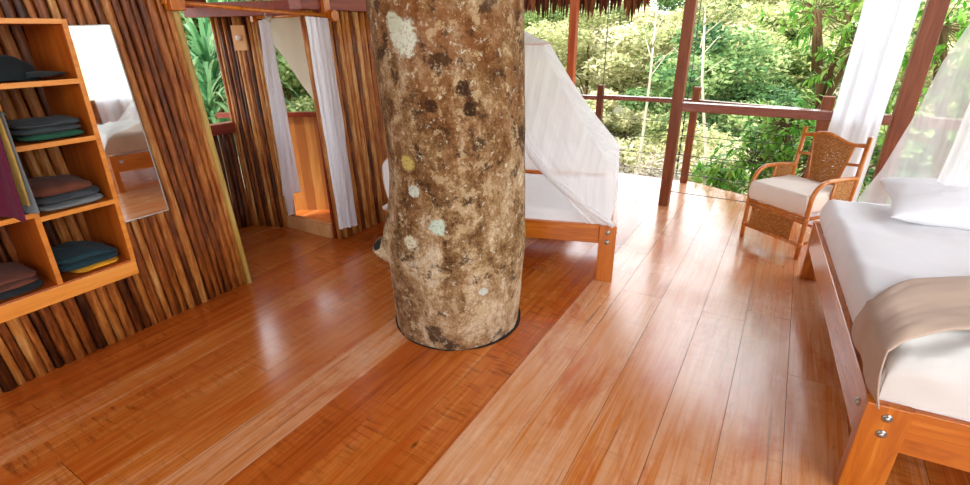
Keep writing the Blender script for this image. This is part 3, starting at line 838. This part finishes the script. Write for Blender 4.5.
m = MB(); m.tube([(-.04, T + .02, 1.548 - Z0), (-.04, YD - Y0 - T / 2 + .02, 1.548 - Z0)], .012, 10); m.build('clothes_rail', M['bolt'], wd, True)
tag(wd, 'open orange wooden wardrobe with shelves fixed to the pole wall', 'wardrobe')

# folded clothes on the shelves
def folded(name, x, y, z, w, d, h, layers, mat, label, seed=0, group='folded clothes in the wardrobe', slump=0, cat='clothes', rz=0):
    """w along y (the shelf), d into the shelf; each fold is a rounded layer of one garment"""
    m = MB(); lh = h / layers
    for k in range(layers):
        zz = z + k * lh; ox = .006 * nz(k * 3.1, seed); oy = .008 * nz(seed, k * 2.7)
        def fn(u, v, k=k, zz=zz):
            a = 2 * PI * u; 
            # superellipse outline swept over a rounded profile
            ph = v * PI; pr = max(0, math.sin(ph)) ** .35 if 0 < v < 1 else 0
            ca, sa = math.cos(a), math.sin(a)
            q = (abs(ca) ** 5 + abs(sa) ** 5) ** (-1 / 5)
            X = d / 2 * ca * q * pr; Y = w / 2 * sa * q * pr
            wob = .007 * nz(ca * 2.2 + seed, sa * 2.2, k + v) + .003 * nz(ca * 8, sa * 8, k + seed)
            Z = lh / 2 * (1 - math.cos(ph)) 
            sl = slump * ((Y / w) + .0) * (zz - z + Z) 
            top = .012 * nz(X * 14 + seed, Y * 14, k) * (v > .5) * pr
            return Vector((X + ox + wob, Y + oy + wob, (zz - z) + Z * 1.03 + top * (lh / .03 if lh < .03 else 1) - slump * max(0, Y / (w / 2)) ** 2 * ((zz - z) + Z) + .0))
        m.grid(48, 10, fn, .5)
    o = m.build(name, mat, None, True); o.location = (x, y, z + .001); o.rotation_euler = (0, 0, rz)
    tag(o, label, cat, group); return o
cx = FX - .17; cy = (YD + Y1) / 2 - .005
sh = 1.317
folded('folded_shirt', cx + .02, cy + .035, sh, .25, .26, .030, 1, cloth('#234E3C', '#2E5E48'), 'folded green garment at the bottom of the pile on the second shelf', 1)
folded('folded_trousers', cx + .02, cy + .025, sh + .030, .26, .26, .055, 2, cloth('#343C40', '#464E50'), 'folded grey garment lying on the green one on the second shelf', 2, slump=.1)
sh = .996
folded('folded_shirt', cx + .02, cy + .012, sh, .27, .28, .032, 1, cloth('#6C7274', '#858A8A'), 'light grey folded garment at the bottom of the middle shelf pile', 3)
folded('folded_trousers', cx + .02, cy + .01, sh + .032, .27, .28, .035, 1, cloth('#3A3F44', '#4A5054'), 'dark grey folded garment in the middle of the middle shelf pile', 4)
folded('folded_shirt', cx + .01, cy - .005, sh + .067, .25, .30, .052, 1, cloth('#5E3426', '#734636'), 'brown folded garment on top of the middle shelf pile', 5, slump=.2)
sh = .661
folded('folded_shirt', cx + .03, cy + .02, sh, .20, .24, .020, 1, cloth('#D08A14', '#E0A02C'), 'yellow folded garment under the dark teal one on the bottom shelf', 6)
folded('folded_jeans', cx + .0, cy - .00, sh + .02, .27, .28, .075, 2, cloth('#16282E', '#28424A'), 'dark teal folded garment slumped over the yellow one on the bottom shelf', 7, slump=.45)
folded('folded_trousers', cx + .01, .60, sh, .22, .30, .03, 1, cloth('#1C2024', '#2A2E32'), 'black folded garment in the lower left compartment', 8)
folded('folded_shirt', cx + .0, .59, sh + .03, .22, .30, .065, 2, cloth('#5A3024', '#704434'), 'brown folded garment in the lower left compartment of the wardrobe', 9, slump=.35)
# dark cap on the top shelf
cp = empty('cap', (cx - .01, .855, 1.577), R(-25))
cp.scale = (1.2, 1.2, 1.1)
m = MB()
m.grid(36, 12, lambda u, v: (.10 * math.cos(2*PI*u) * math.cos(v*PI/2) ** .7, .12 * math.sin(2*PI*u) * math.cos(v*PI/2) ** .7, .002 + .095 * math.sin(v*PI/2) + .006 * nz(u * 9, v * 3)))
m.build('crown', cloth('#161A1C', '#242A2C'), cp, True)
m = MB(); m.grid(20, 8, lambda u, v: ((.085 + .01 * math.sin(PI*u)) * math.cos(PI*u) , .09 + (.11 * math.sin(PI * u) ** .6) * v, .012 + .022 * math.sin(PI*u) * (1 - v * .6)))
solidify(m.build('peak', cloth('#1C2224', '#2C3234'), cp, True), .004)
tag(cp, 'black peaked cap lying on the top shelf of the wardrobe', 'cap')

# hanging clothes at the left edge
def hanging(name, y, z0, xf, mat, label, w=.34, ht=.45, seed=0, tilt=0, th=.035):
    t = empty(name, (FX - .04, y, 1.545), R(10))
    m = MB()
    m.tube([(.01, 0, .018), (.0, 0, .028), (-.012, 0, .014), (0, 0, -.012), (0, 0, -.045)], .0025, 6)
    m.tube([(-.15, 0, -.08), (0, 0, -.045), (.15, 0, -.08)], .004, 6)
    g = m.build('hanger', M['cable'], t, True)
    m = MB(); H = 1.51 - z0
    for sg in (-1, 1):
        def fn(u, v, sg=sg):
            uu = u if sg > 0 else 1 - u
            xw = w * (.85 + .15 * v); x = (uu - .5) * xw + xf * v
            sh = -.045 * abs(uu - .5) * 2 * (1 - v)
            edge = max(0, math.sin(uu * PI)) ** .4
            yy = sg * th / 2 * edge * (1 + .5 * math.sin(uu * 15 + seed)) + .008 * math.sin(uu * 9 + v * 2 + seed) - .03 * v
            return (x, yy, -.035 + sh - H * v + .008 * nz(uu * 4, seed))
        m.grid(34, 26, fn)
    m.build('garment', mat, t, True); tag(t, label, 'clothes', 'clothes hanging in the wardrobe'); return t
hanging('hanging_trousers', .728, 1.05, .0, cloth('#70777A', '#82888A'), 'grey trousers hanging beside the wardrobe divider', .36, seed=2, th=.02)
hanging('hanging_shirt', .702, 1.09, .0, cloth('#B08438', '#D8B868'), 'yellow striped garment hanging between the grey and maroon ones', .37, seed=4, th=.02)
hanging('hanging_shirt', .676, 1.035, .0, cloth('#4A1228', '#5E1C34'), 'dark maroon garment hanging at the left edge of the picture', .40, seed=6, th=.022)

# ------------------------------------------------------------------ mirror
mr = empty('wall_mirror', (-3.255, 1.222, .735), 0)
mr.rotation_euler = (R(1.9), 0, R(-5.0))
MW_, MH_ = .268, 1.07
MB().bx(-.004, .004, .004, MW_ - .004, .004, MH_ - .004).build('glass', M['mirror'], mr)
M['mirror_edge'] = m_plain('pale_mirror_edge', '#B9C0BC', .3, .3)
m = MB()
m.bx(-.012, .006, 0, MW_, 0, .005); m.bx(-.012, .006, 0, MW_, MH_ - .005, MH_); m.bx(-.012, .006, 0, .005, 0, MH_); m.bx(-.012, .006, MW_ - .005, MW_, 0, MH_)
m.build('edge_trim', M['mirror_edge'], mr)
MB().bx(-.018, -.006, .004, MW_ - .004, .004, MH_ - .004).build('backing', M['black'], mr)
tag(mr, 'tall narrow frameless mirror on the pole wall beside the wardrobe', 'mirror')

# ------------------------------------------------------------------ posts and railings
def post(name, b, t, w, d, label, mt='post', group=None):
    m = MB(); m.beam(b, t, w, d, random.random(), up=(0, 1, 0)); o = m.build(name, M[mt], None, bevel=.006); tag(o, label, 'post', group); return o
post('post', (-.975, 5.36, 0), (-.975, 5.36, 2.9), .10, .10, 'tall square red-brown post rising from the deck in the middle of the opening')
post('post', (-2.40, 6.05, 0), (-2.40, 6.05, 2.9), .09, .09, 'tall orange post beside the net under the thatch fringe', 'post_o')
post('post', (.825, 5.45, -.1), (.825, 5.45, 2.5), .13, .13, 'tall thick post on the right behind the white curtain')
post('railing_post', (-2.07, 6.25, 0), (-2.07, 6.25, 1.13), .075, .075, 'short railing post nearest the netted bed')
post('railing_post', (-.96, 6.36, 0), (-.96, 6.36, 1.14), .08, .08, 'short railing post just behind the tall middle post')
post('railing_post', (.30, 5.80, -.1), (.30, 5.80, 1.155), .10, .10, 'short stout railing post directly behind the rattan armchair')
rl = empty('railing', (0, 0, 0))
MB().beam((-.93, 5.36, 1.045), (.75, 5.40, 1.03), .12, .08).build('top_rail', M['rail'], rl, bevel=.005)
def cab(a, b, n0='wire', par=rl, r=.0035, sag=.01):
    a = Vector(a); b = Vector(b); m = MB()
    m.tube([a.lerp(b, k / 6) - Vector((0, 0, sag * math.sin(k / 6 * PI))) for k in range(7)], r, 6); m.build(n0, M['cable'], par, True)
for z in (.16, .36, .56, .76): cab((-.93, 5.36, z), (.75, 5.42, z))
tag(rl, 'inner railing with a thick dark red top rail and steel wires', 'railing')
r2 = empty('railing', (0, 0, 0))
m = MB(); m.beam((.91, 5.45, 1.02), (3.4, 5.2, 1.0), .11, .085); m.build('top_rail', M['rail'], r2, bevel=.005)
for z in (.16, .36, .56, .76): cab((.91, 5.45, z), (3.4, 5.2, z), par=r2)
tag(r2, 'railing seen through the sheer net to the right of the thick post', 'railing')
r3 = empty('railing', (0, 0, 0))
seg = [(-3.4, 6.0), (-2.07, 6.25), (-.96, 6.36), (.30, 5.80)]
for (x0, y0), (x1, y1) in zip(seg, seg[1:]):
    zz = (.985, .975) if x0 < -1 else (.975, 1.0)
    d = (Vector((x1, y1, 0)) - Vector((x0, y0, 0))).normalized() * .04
    MB().beam((x0 + d.x, y0 + d.y, zz[0]), (x1 - d.x, y1 - d.y, zz[1]), .09, .05).build('top_rail', M['rail'], r3, bevel=.004)
    for z in (.14, .34, .54, .74): cab((x0 + d.x, y0 + d.y, z), (x1 - d.x, y1 - d.y, z), par=r3)
tag(r3, 'outer deck railing with a thin top rail and wires along the deck edge', 'railing')
for (x, y, zb, lab) in ((-2.02, 6.12, .2, 'thin wire hanging from the thatch beside the short railing post'), (-1.04, 6.22, .1, 'thin wire hanging down behind the tall middle post')):
    m = MB(); m.tube([(x - .0, y, 2.6), (x + .01, y + .02, 1.4), (x, y + .03, zb)], .005, 6)
    for k in range(9 if x > -1.5 else 0): m.box((x, y + .03, .2 + k * .09), (.02, .02, .03), tone=.5)
    tag(m.build('hanging_wire', M['cable'], None, True), lab, 'wire')
hang('curtain', (.355, 5.20, 2.62), (.70, 5.20, 2.62), (.30, 5.22, .03), (.655, 5.22, .03), 2.5, .026, M['curtain'], (0, 1, 0), 'long white curtain hanging to the floor behind the rattan armchair', nu=70)
tag(MB().tube([(-.9, 5.22, 2.64), (.8, 5.22, 2.64)], .014, 8).build('curtain_rod', M['orange_wood_x'], None, True), 'wooden rod carrying the long white curtain, above the picture edge', 'curtain rod')
# curtains on the open right side (seen in the mirror)
for (y0, y1, lb) in ((1.0, 2.1, 'white curtain on the open right side, nearer the foot of the bed'), (2.5, 3.9, 'white curtain on the open right side, level with the pillow')):
    hang('curtain', (3.05, y0, 2.6), (3.05, y1, 2.6), (3.05, y0 + .1, .05), (3.05, y1 + .1, .05), 6, .03, M['curtain'], (1, 0, 0), lb)

# ------------------------------------------------------------------ thatched roof
def roof():
    m = MB()
    ev = [(-6.2, 5.9, 2.25), (-3.4, 6.75, 2.25), (-1.75, 6.75, 2.27), (-.9, 6.2, 3.0), (3.6, 5.0, 3.2)]  # unseen right eave raised so the floor reflects sky
    rg = [(-6.2, 1.0, 4.3), (-3.4, 1.2, 4.6), (-1.6, 1.2, 4.7), (-.6, 1.0, 4.7), (2.6, .4, 4.6)]
    bk = [(-6.2, -3.2, 2.7), (-3.4, -3.2, 2.9), (-1.6, -3.2, 3.0), (.2, -3.2, 3.1), (2.6, -3.0, 3.2)]
    n = len(ev); t = .18
    pts = [Vector(p) for p in ev + rg + bk]
    up = [p + Vector((0, 0, t)) for p in pts]
    vs = pts + up; N = 3 * n; fs = []
    for r in range(2):
        for i in range(n - 1):
            a = r * n + i; q = (a, a + 1, a + n + 1, a + n)
            fs.append(q); fs.append(tuple(k + N for k in reversed(q)))
    rim = list(range(n)) + [2 * n - 1, 3 * n - 1] + list(range(3 * n - 2, 2 * n - 1, -1)) + [n]
    for a, b in zip(rim, rim[1:] + rim[:1]): fs.append((a, a + N, b + N, b))
    m.add(vs, fs)
    return m.build('ceiling', M['thatch'])
struct(roof())
rnd = random.Random(5)
m = MB()
line = [(-6.2, 5.9), (-3.4, 6.75), (-1.62, 6.75)]
for (x0, y0), (x1, y1) in zip(line, line[1:]):
    L = math.hypot(x1 - x0, y1 - y0); k = int(L / .016)
    for i in range(k):
        f = (i + rnd.random()) / k; x = x0 + (x1 - x0) * f; y = y0 + (y1 - y0) * f + rnd.uniform(-.06, .06)
        lo = 1.97 + .07 * nz(x * 4) - (rnd.random() ** 3) * .09 - (.13 * max(0, nz(x * 8 + 4)))
        if x > -1.8: lo += (x + 1.8) * 1.2
        w = rnd.uniform(.014, .040); z1 = 2.32; tw = rnd.uniform(-.02, .02)
        dx = (x1 - x0) / L * w; dy = (y1 - y0) / L * w
        m.add([(x - dx, y - dy, z1), (x + dx, y + dy, z1), (x + dx * .8 + tw * .6, y + dy * .8 + .008, (z1 + lo) / 2), (x + tw, y, lo), (x - dx * .8 + tw * .6, y - dy * .8 + .008, (z1 + lo) / 2)], [(0, 1, 2, 3, 4)], rnd.random())
o = m.build('thatch_fringe', M['thatch'])
solidify(o, .004); tag(o, 'ragged dark fringe of dry palm thatch hanging from the roof edge', 'thatch', kind='stuff')

# ------------------------------------------------------------------ vegetation
LEAF = dict(
  pale=m_leaf('pale_yellow_green_foliage', [(.1, '#4C6236'), (.3, '#929C60'), (.5, '#C2BE88'), (.75, '#E2DCB8')], .6, .35, .7),
  mid=m_leaf('mid_green_foliage', [(.1, '#2C4C1E'), (.3, '#668444'), (.55, '#A2AE68'), (.8, '#D4D29C')], .6, .35, .7),
  teal=m_leaf('blue_green_foliage', [(.1, '#244826'), (.35, '#4E7642'), (.6, '#86A05E'), (.85, '#BCC688')], .6, .3, .7),
  dry=m_leaf('dry_twiggy_brush', [(.1, '#6E6454'), (.4, '#988C78'), (.65, '#B8AC98'), (.88, '#D0C8B8')], .7, .2, .9),
  near=m_leaf('glossy_near_leaves', [(.1, '#2A6A1C'), (.35, '#5A9C34'), (.6, '#8EBC4C'), (.85, '#C4D878')], .4, .45, 1.5),
  pand=m_leaf('strap_leaf_green', [(.1, '#2E6840'), (.4, '#5E9C66'), (.65, '#92C08A'), (.88, '#C8DCA8')], .4, .35, 1.2))
TR = {'pale': m_wood('pale_tree_bark', '#8E8672', '#ACA48E', '#C6BEA8', (6, 6, 1), .8, .1), 'brown': m_wood('brown_tree_bark', '#4A3826', '#6E563C', '#8C7454', (6, 6, 1), .8, .1)}
def ground_z(x, y):
    r = math.hypot(x + 1, y - 1)
    return -4.5 + max(0, r - 9) * .10 + .3 * nz(x * .12, y * .12)
m = MB()
def fn(u, v):
    a = -.55 * PI * 0 + PI * (-.28) + u * PI * 1.55; r = 2 + v * v * 68
    x = -1 + math.cos(a) * r; y = 1 + math.sin(a) * r
    return (x, y, ground_z(x, y))
m.grid(120, 60, fn); g = m.build('ground', M['terrain'], None, True); struct(g)

def crown(m, rnd, c, rad, n, s, squash=.75, shell=.55, droop=0):
    c = Vector(c)
    # lumpy crown: leaves cluster on sub clumps
    clumps = []
    for k in range(max(5, int(rad * 9))):
        d = Vector((rnd.gauss(0, 1), rnd.gauss(0, 1), rnd.gauss(0, 1))).normalized()
        clumps.append((c + Vector((d.x, d.y, d.z * squash)) * rad * rnd.uniform(.45, .95), rad * rnd.uniform(.22, .42), rnd.uniform(.0, .75)))
    per = n // len(clumps)
    for (p, r, tn) in clumps:
        for i in range(per):
            d = Vector((rnd.gauss(0, 1), rnd.gauss(0, 1), rnd.gauss(.25, 1))).normalized()
            q = p + Vector((d.x, d.y, d.z * .6)) * r * rnd.uniform(.6, 1.05)
            a = Vector((rnd.gauss(0, 1), rnd.gauss(0, 1), rnd.gauss(0, .5) - droop)).normalized()
            b = a.cross(d + Vector((rnd.gauss(0, .4), rnd.gauss(0, .4), rnd.gauss(0, .4))))
            if b.length < .01: continue
            b.normalize(); ss = s * rnd.uniform(.6, 1.3)
            m.add([q - a * ss, q + b * ss * .42, q + a * ss, q - b * ss * .42], [(0, 1, 2, 3)], min(1, max(0, tn * .7 + rnd.uniform(0, .5))))
def tree_proto(name, kind, seed, hgt, rad, n, s, bark='brown', tr=.12, squash=.8, spread=1.0):
    rnd = random.Random(seed); t = empty(name, (0, 0, 0))
    m = MB(); top = Vector((rnd.uniform(-.3, .3), rnd.uniform(-.3, .3), hgt))
    m.tube([(0, 0, -1), (rnd.uniform(-.1, .1), rnd.uniform(-.1, .1), hgt * .4), top, top + Vector((.1, 0, rad * .6))], [tr, tr * .8, tr * .55, tr * .2], 7)
    for k in range(6):
        a = rnd.uniform(0, 2 * PI); st = Vector((top.x, top.y, hgt * rnd.uniform(.6, 1)))
        m.tube([st, st + Vector((math.cos(a) * rad * .35, math.sin(a) * rad * .35, rad * .25)), st + Vector((math.cos(a) * rad * .8, math.sin(a) * rad * .8, rad * .35))], [tr * .4, tr * .25, tr * .08], 5)
    m.build('trunk', TR[bark], t, True)
    m = MB(); crown(m, rnd, (top.x, top.y, hgt + rad * .2), rad, n, s, squash)
    m.build('foliage', LEAF[kind], t)
    return t
rnd = random.Random(41)
protos = {k: [tree_proto('forest_tree', k, 10 + i * 7 + len(k), 3.0 + i * .7, 2.1 + .3 * i, 14000, .09) for i in range(2)] for k in ('pale', 'mid', 'teal')}
used = set()
lab = {'pale': 'pale yellow green leafy tree on the hillside beyond the deck', 'mid': 'mid green leafy tree on the hillside beyond the deck', 'teal': 'dark blue green leafy tree on the hillside beyond the deck'}
def place(k, i, x, y, sc, dz=0, label=None, group='trees on the hillside'):
    p = protos[k][i]
    o = p if (k, i) not in used else copy_tree(p)
    used.add((k, i)); o.location = (x, y, ground_z(x, y) + dz); o.rotation_euler = (0, 0, rnd.uniform(0, 6.28)); o.scale = (sc,) * 3
    tag(o, label or lab[k], 'tree', group + ' (' + k.replace('pale', 'pale').replace('mid', 'mid green').replace('teal', 'dark') + ')')
    return o
# rows of trees stepping up the slope, seen from the deck; directions are plan directions from the deck
rows = [(12.5, 11, .72), (16.5, 13, .86), (21, 15, .98), (27, 17, 1.08), (34, 19, 1.22)]
for r, n, sc in rows:
    for k in range(n):
        f = (k + .5 + rnd.uniform(-.3, .3)) / n
        ang = R(52) + f * R(92)            # from right of straight ahead round to the left
        x = math.cos(ang) * r * 1.0; y = math.sin(ang) * r
        q = rnd.random(); kind = 'pale' if q < .52 else ('mid' if q < .82 else 'teal')
        if r < 15 and kind == 'teal': kind = 'pale'
        place(kind, rnd.randrange(2), x, y, sc * rnd.uniform(.85, 1.2), dz=-1.0 if r < 15 else -.4)
dry = tree_proto('dry_shrub', 'dry', 77, 2.2, 1.5, 6000, .05, 'pale', .06, .6)
for k, (x, y, z, sc, lb) in enumerate(((-2.5, 9.2, -3.6, 1.0, 'pale dry twiggy shrub below the deck beyond the netted bed'), (-3.9, 10.0, -3.4, 1.1, 'pale dry shrub below the deck, furthest left beyond the net'), (-1.5, 9.0, -3.7, .85, 'pale dry shrub below the deck behind the tall middle post'))):
    o = dry if k == 0 else copy_tree(dry); o.location = (x, y, z); o.scale = (sc,) * 3; o.rotation_euler = (0, 0, k * 2); tag(o, lb, 'shrub', 'dry shrubs below the deck')
# left: what the passage and shower windows look out on
for (x, y, k, sc) in ((-9.5, 7.2, 'teal', 1.1), (-11.5, 9.8, 'mid', 1.3), (-10.5, 5.4, 'mid', 1.2), (-13, 12, 'teal', 1.5), (-9, 9.5, 'teal', .95), (-14, 7, 'teal', 1.6), (-8.2, 6.6, 'mid', .8)):
    place(k, rnd.randrange(2), x, y, sc, dz=1.6, label={'teal': 'dark green tree outside the small shower window', 'mid': 'green tree outside the small shower window'}[k], group='trees outside the shower')
# slender pale trunks rising on the slope
for (dx, d, lb) in ((-.240, 10.6, 'slender bare pale trunk on the hillside, left of the tall middle post'), (-.143, 10.6, 'slender leaning pale trunk on the hillside, right of the tall middle post')):
    x, y = dx * d, d; t = empty('slender_tree', (x, y, ground_z(x, y)))
    zt = 1.75 + .4 - ground_z(x, y); ln = .0 if dx < -.2 else -1.1
    m = MB(); m.tube([(.5 * (ln < 0), 0, -.5), (.3 * (ln < 0), .0, zt * .55), (0.03 + ln * .05, 0, zt * .8), (ln * .15, 0, zt)], [.042, .032, .026, .014], 7)
    for k in range(7):
        a = rnd.uniform(0, 2 * PI); z = zt * (.8 + .03 * k); m.tube([(ln * .13, 0, z), (ln * .13 + math.cos(a) * .5, math.sin(a) * .5, z + .4)], [.015, .005], 5)
    m.build('trunk', TR['pale'], t, True)
    m = MB(); crown(m, rnd, (ln * .2, 0, zt + .25), .5, 350, .05, .6); m.build('foliage', LEAF['pale'], t)
    tag(t, lb, 'tree')

def rosette_tree(name, base, heads, seed, label, leaf=.17, mat='near', nleaf=9, per=26):
    """tree with whorls of long leaves; heads = ellipsoids the crown fills"""
    rnd = random.Random(seed); base = Vector(base); t = empty(name, base)
    tm = MB(); fm = MB()
    trunk_top = Vector(heads[0][0]) - base; 
    tm.tube([(0, 0, 0), trunk_top * .5 + Vector((.2, .2, 0)), trunk_top * .8 + Vector((.1, .1, 0)), trunk_top], [.10, .075, .06, .04], 8)
    for (c, rad) in heads:
        c = Vector(c) - base; rad = Vector(rad)
        st = trunk_top * .8 if (c - trunk_top).length > .2 else trunk_top * .9
        tm.tube([st, st.lerp(c, .6) + Vector((0, 0, -.1)), c], [.04, .028, .016], 6)
        for k in range(per):
            d = Vector((rnd.gauss(0, 1), rnd.gauss(0, 1), rnd.gauss(0, 1))).normalized() * rnd.uniform(.35, 1)
            p = c + Vector((d.x * rad.x, d.y * rad.y, d.z * rad.z))
            tm.tube([c.lerp(p, .15), c.lerp(p, .6) + Vector((0, 0, -.03)), p], [.006, .004, .003], 5)
            ax = (p - c).normalized() + Vector((0, 0, .35)); ax.normalize()
            x = ax.cross(Vector((.3, .2, 1))).normalized(); y = ax.cross(x)
            hs = rnd.uniform(.1, .9)
            for j in range(nleaf):
                a = 2 * PI * j / nleaf + rnd.uniform(-.3, .3); L = leaf * rnd.uniform(.7, 1.25); w = L * .15
                out = (x * math.cos(a) + y * math.sin(a)); dr = (out + ax * rnd.uniform(.1, .7) + Vector((0, 0, -.15))).normalized()
                sd = dr.cross(Vector((0, 0, 1)) + out * .2); 
                if sd.length < .05: continue
                sd.normalize(); dn = Vector((0, 0, -L * rnd.uniform(.12, .35)))
                p0 = p - ax * rnd.uniform(0, .07)
                a1 = p0 + dr * L * .35; a2 = p0 + dr * L * .7 + dn * .35; a3 = p0 + dr * L + dn
                fm.add([p0, a1 - sd * w, a1 + sd * w, a2 - sd * w * .85, a2 + sd * w * .85, a3], [(0, 1, 2), (1, 3, 4, 2), (3, 5, 4)], min(1, max(0, hs * .6 + rnd.uniform(0, .5))))
    tm.build('trunk', TR['brown'], t, True); fm.build('foliage', LEAF[mat], t, True)
    tag(t, label, 'tree'); return t
rosette_tree('broadleaf_tree', (1.2, 8.4, -4.6), [((.05, 7.6, 1.95), (.75, .5, .5)), ((.5, 7.4, 1.55), (.6, .5, .6)), ((.45, 7.7, 2.45), (.8, .6, .3)), ((.7, 7.4, 2.3), (.6, .5, .5))], 3, 'green broadleaf tree whose branches hang just behind the railing post and curtain', leaf=.105, per=46)
rosette_tree('broadleaf_shrub', (.25, 7.4, -4.6), [((.0, 6.85, .72), (.55, .4, .42)), ((-.25, 6.7, .28), (.55, .4, .4)), ((.35, 6.6, .35), (.5, .35, .55)), ((.0, 6.5, -.15), (.7, .3, .3)), ((-.62, 6.9, .0), (.38, .3, .35))], 5, 'leafy green shrub growing over the deck edge behind the inner railing', leaf=.12, per=58)
rosette_tree('broadleaf_tree', (2.6, 8.2, -4.6), [((1.25, 7.6, 1.75), (.6, .5, .6)), ((1.7, 7.4, 1.2), (.7, .5, .6)), ((1.0, 7.8, .8), (.5, .5, .6)), ((2.0, 7.6, 2.2), (.8, .5, .5)), ((2.4, 7.6, .6), (.7, .5, .6))], 8, 'yellow green tree seen to the right of the thick post', leaf=.115, per=50)
def strap_plant(name, loc, seed, n, L, label):
    rnd = random.Random(seed); t = empty(name, loc); m = MB(); st = MB()
    st.tube([(0, 0, -5.5), (.1, 0, -2), (0, 0, 0)], [.09, .07, .06], 8); st.build('stem', TR['brown'], t, True)
    for k in range(n):
        a = rnd.uniform(0, 2 * PI); el = rnd.uniform(.1, 1.25); l = L * rnd.uniform(.6, 1.1); w = rnd.uniform(.018, .032)
        d = Vector((math.cos(a) * math.cos(el), math.sin(a) * math.cos(el), math.sin(el))); p = Vector((0, 0, rnd.uniform(-.5, .35)))
        side = d.cross(Vector((0, 0, 1))).normalized(); vs = []; K = 9; tn = rnd.random()
        for i in range(K + 1):
            f = i / K; ww = w * (1 - f ** 2.2) * (.5 + min(1, f * 5) * .5)
            vs += [p - side * ww, p + side * ww]; p = p + d * (l / K); d = (d + Vector((0, 0, -.16 * (1 + f)))).normalized()
        m.add(vs, [(2*i, 2*i + 1, 2*i + 3, 2*i + 2) for i in range(K)], tn)
    m.build('leaves', LEAF['pand'], t, True); tag(t, label, 'plant'); return t
strap_plant('strap_leaved_plant', (-6.2, 3.75, 1.2), 4, 150, 1.5, 'tall plant with long strap leaves outside the passage window, upper crown')
strap_plant('strap_leaved_plant', (-5.7, 3.35, .75), 16, 110, 1.0, 'smaller strap leaved plant right outside the passage window')
strap_plant('strap_leaved_plant', (-7.0, 4.1, .55), 6, 120, 1.5, 'lower plant with long strap leaves behind the passage window sill')
strap_plant('strap_leaved_plant', (-7.6, 4.9, 1.6), 9, 80, 1.6, 'strap leaved plant furthest from the passage window')

# ------------------------------------------------------------------ light
sun = bpy.data.lights.new('sun', 'SUN'); sun.energy = 3.7; sun.angle = R(6); sun.color = (1, .95, .86)
so = bpy.data.objects.new('sun', sun); COL.objects.link(so)
dv = Vector((.42, .62, -.66)); so.rotation_euler = dv.to_track_quat('-Z', 'Y').to_euler()
w = bpy.data.worlds.new('sky'); S.world = w; w.use_nodes = True; t = w.node_tree; bg = t.nodes['Background']
tc = t.nodes.new('ShaderNodeTexCoord'); sx = t.nodes.new('ShaderNodeSeparateXYZ'); rp = t.nodes.new('ShaderNodeValToRGB')
t.links.new(tc.outputs['Generated'], sx.inputs[0]); t.links.new(sx.outputs[2], rp.inputs[0]); t.links.new(rp.outputs[0], bg.inputs[0])
rp.color_ramp.elements[0].position = 0; rp.color_ramp.elements[0].color = (.96, .98, 1, 1)
rp.color_ramp.elements[1].position = 1; rp.color_ramp.elements[1].color = (.84, .92, 1, 1)
bg.inputs[1].default_value = 3.2

# ------------------------------------------------------------------ camera
cam = bpy.data.cameras.new('camera'); co = bpy.data.objects.new('camera', cam); COL.objects.link(co)
cam.sensor_width = 36; cam.lens = 493.395 / 970 * 36; cam.clip_start = .02; cam.clip_end = 300
Rm = Matrix(((0.8572713734635065, -0.19244867567548102, 0.47754507585226635), (0.5147268200139805, 0.34182322877089416, -0.7862653375489321), (-0.01192027677063619, 0.9198480241340928, 0.39209376365649706)))
co.matrix_world = Matrix.Translation((0, 0, 1.75)) @ Rm.to_4x4()
S.camera = co
S.view_settings.view_transform = 'Standard'; S.view_settings.look = 'None'
S.view_settings.exposure = 0.58; S.view_settings.gamma = 1; S.view_settings.use_curve_mapping = False
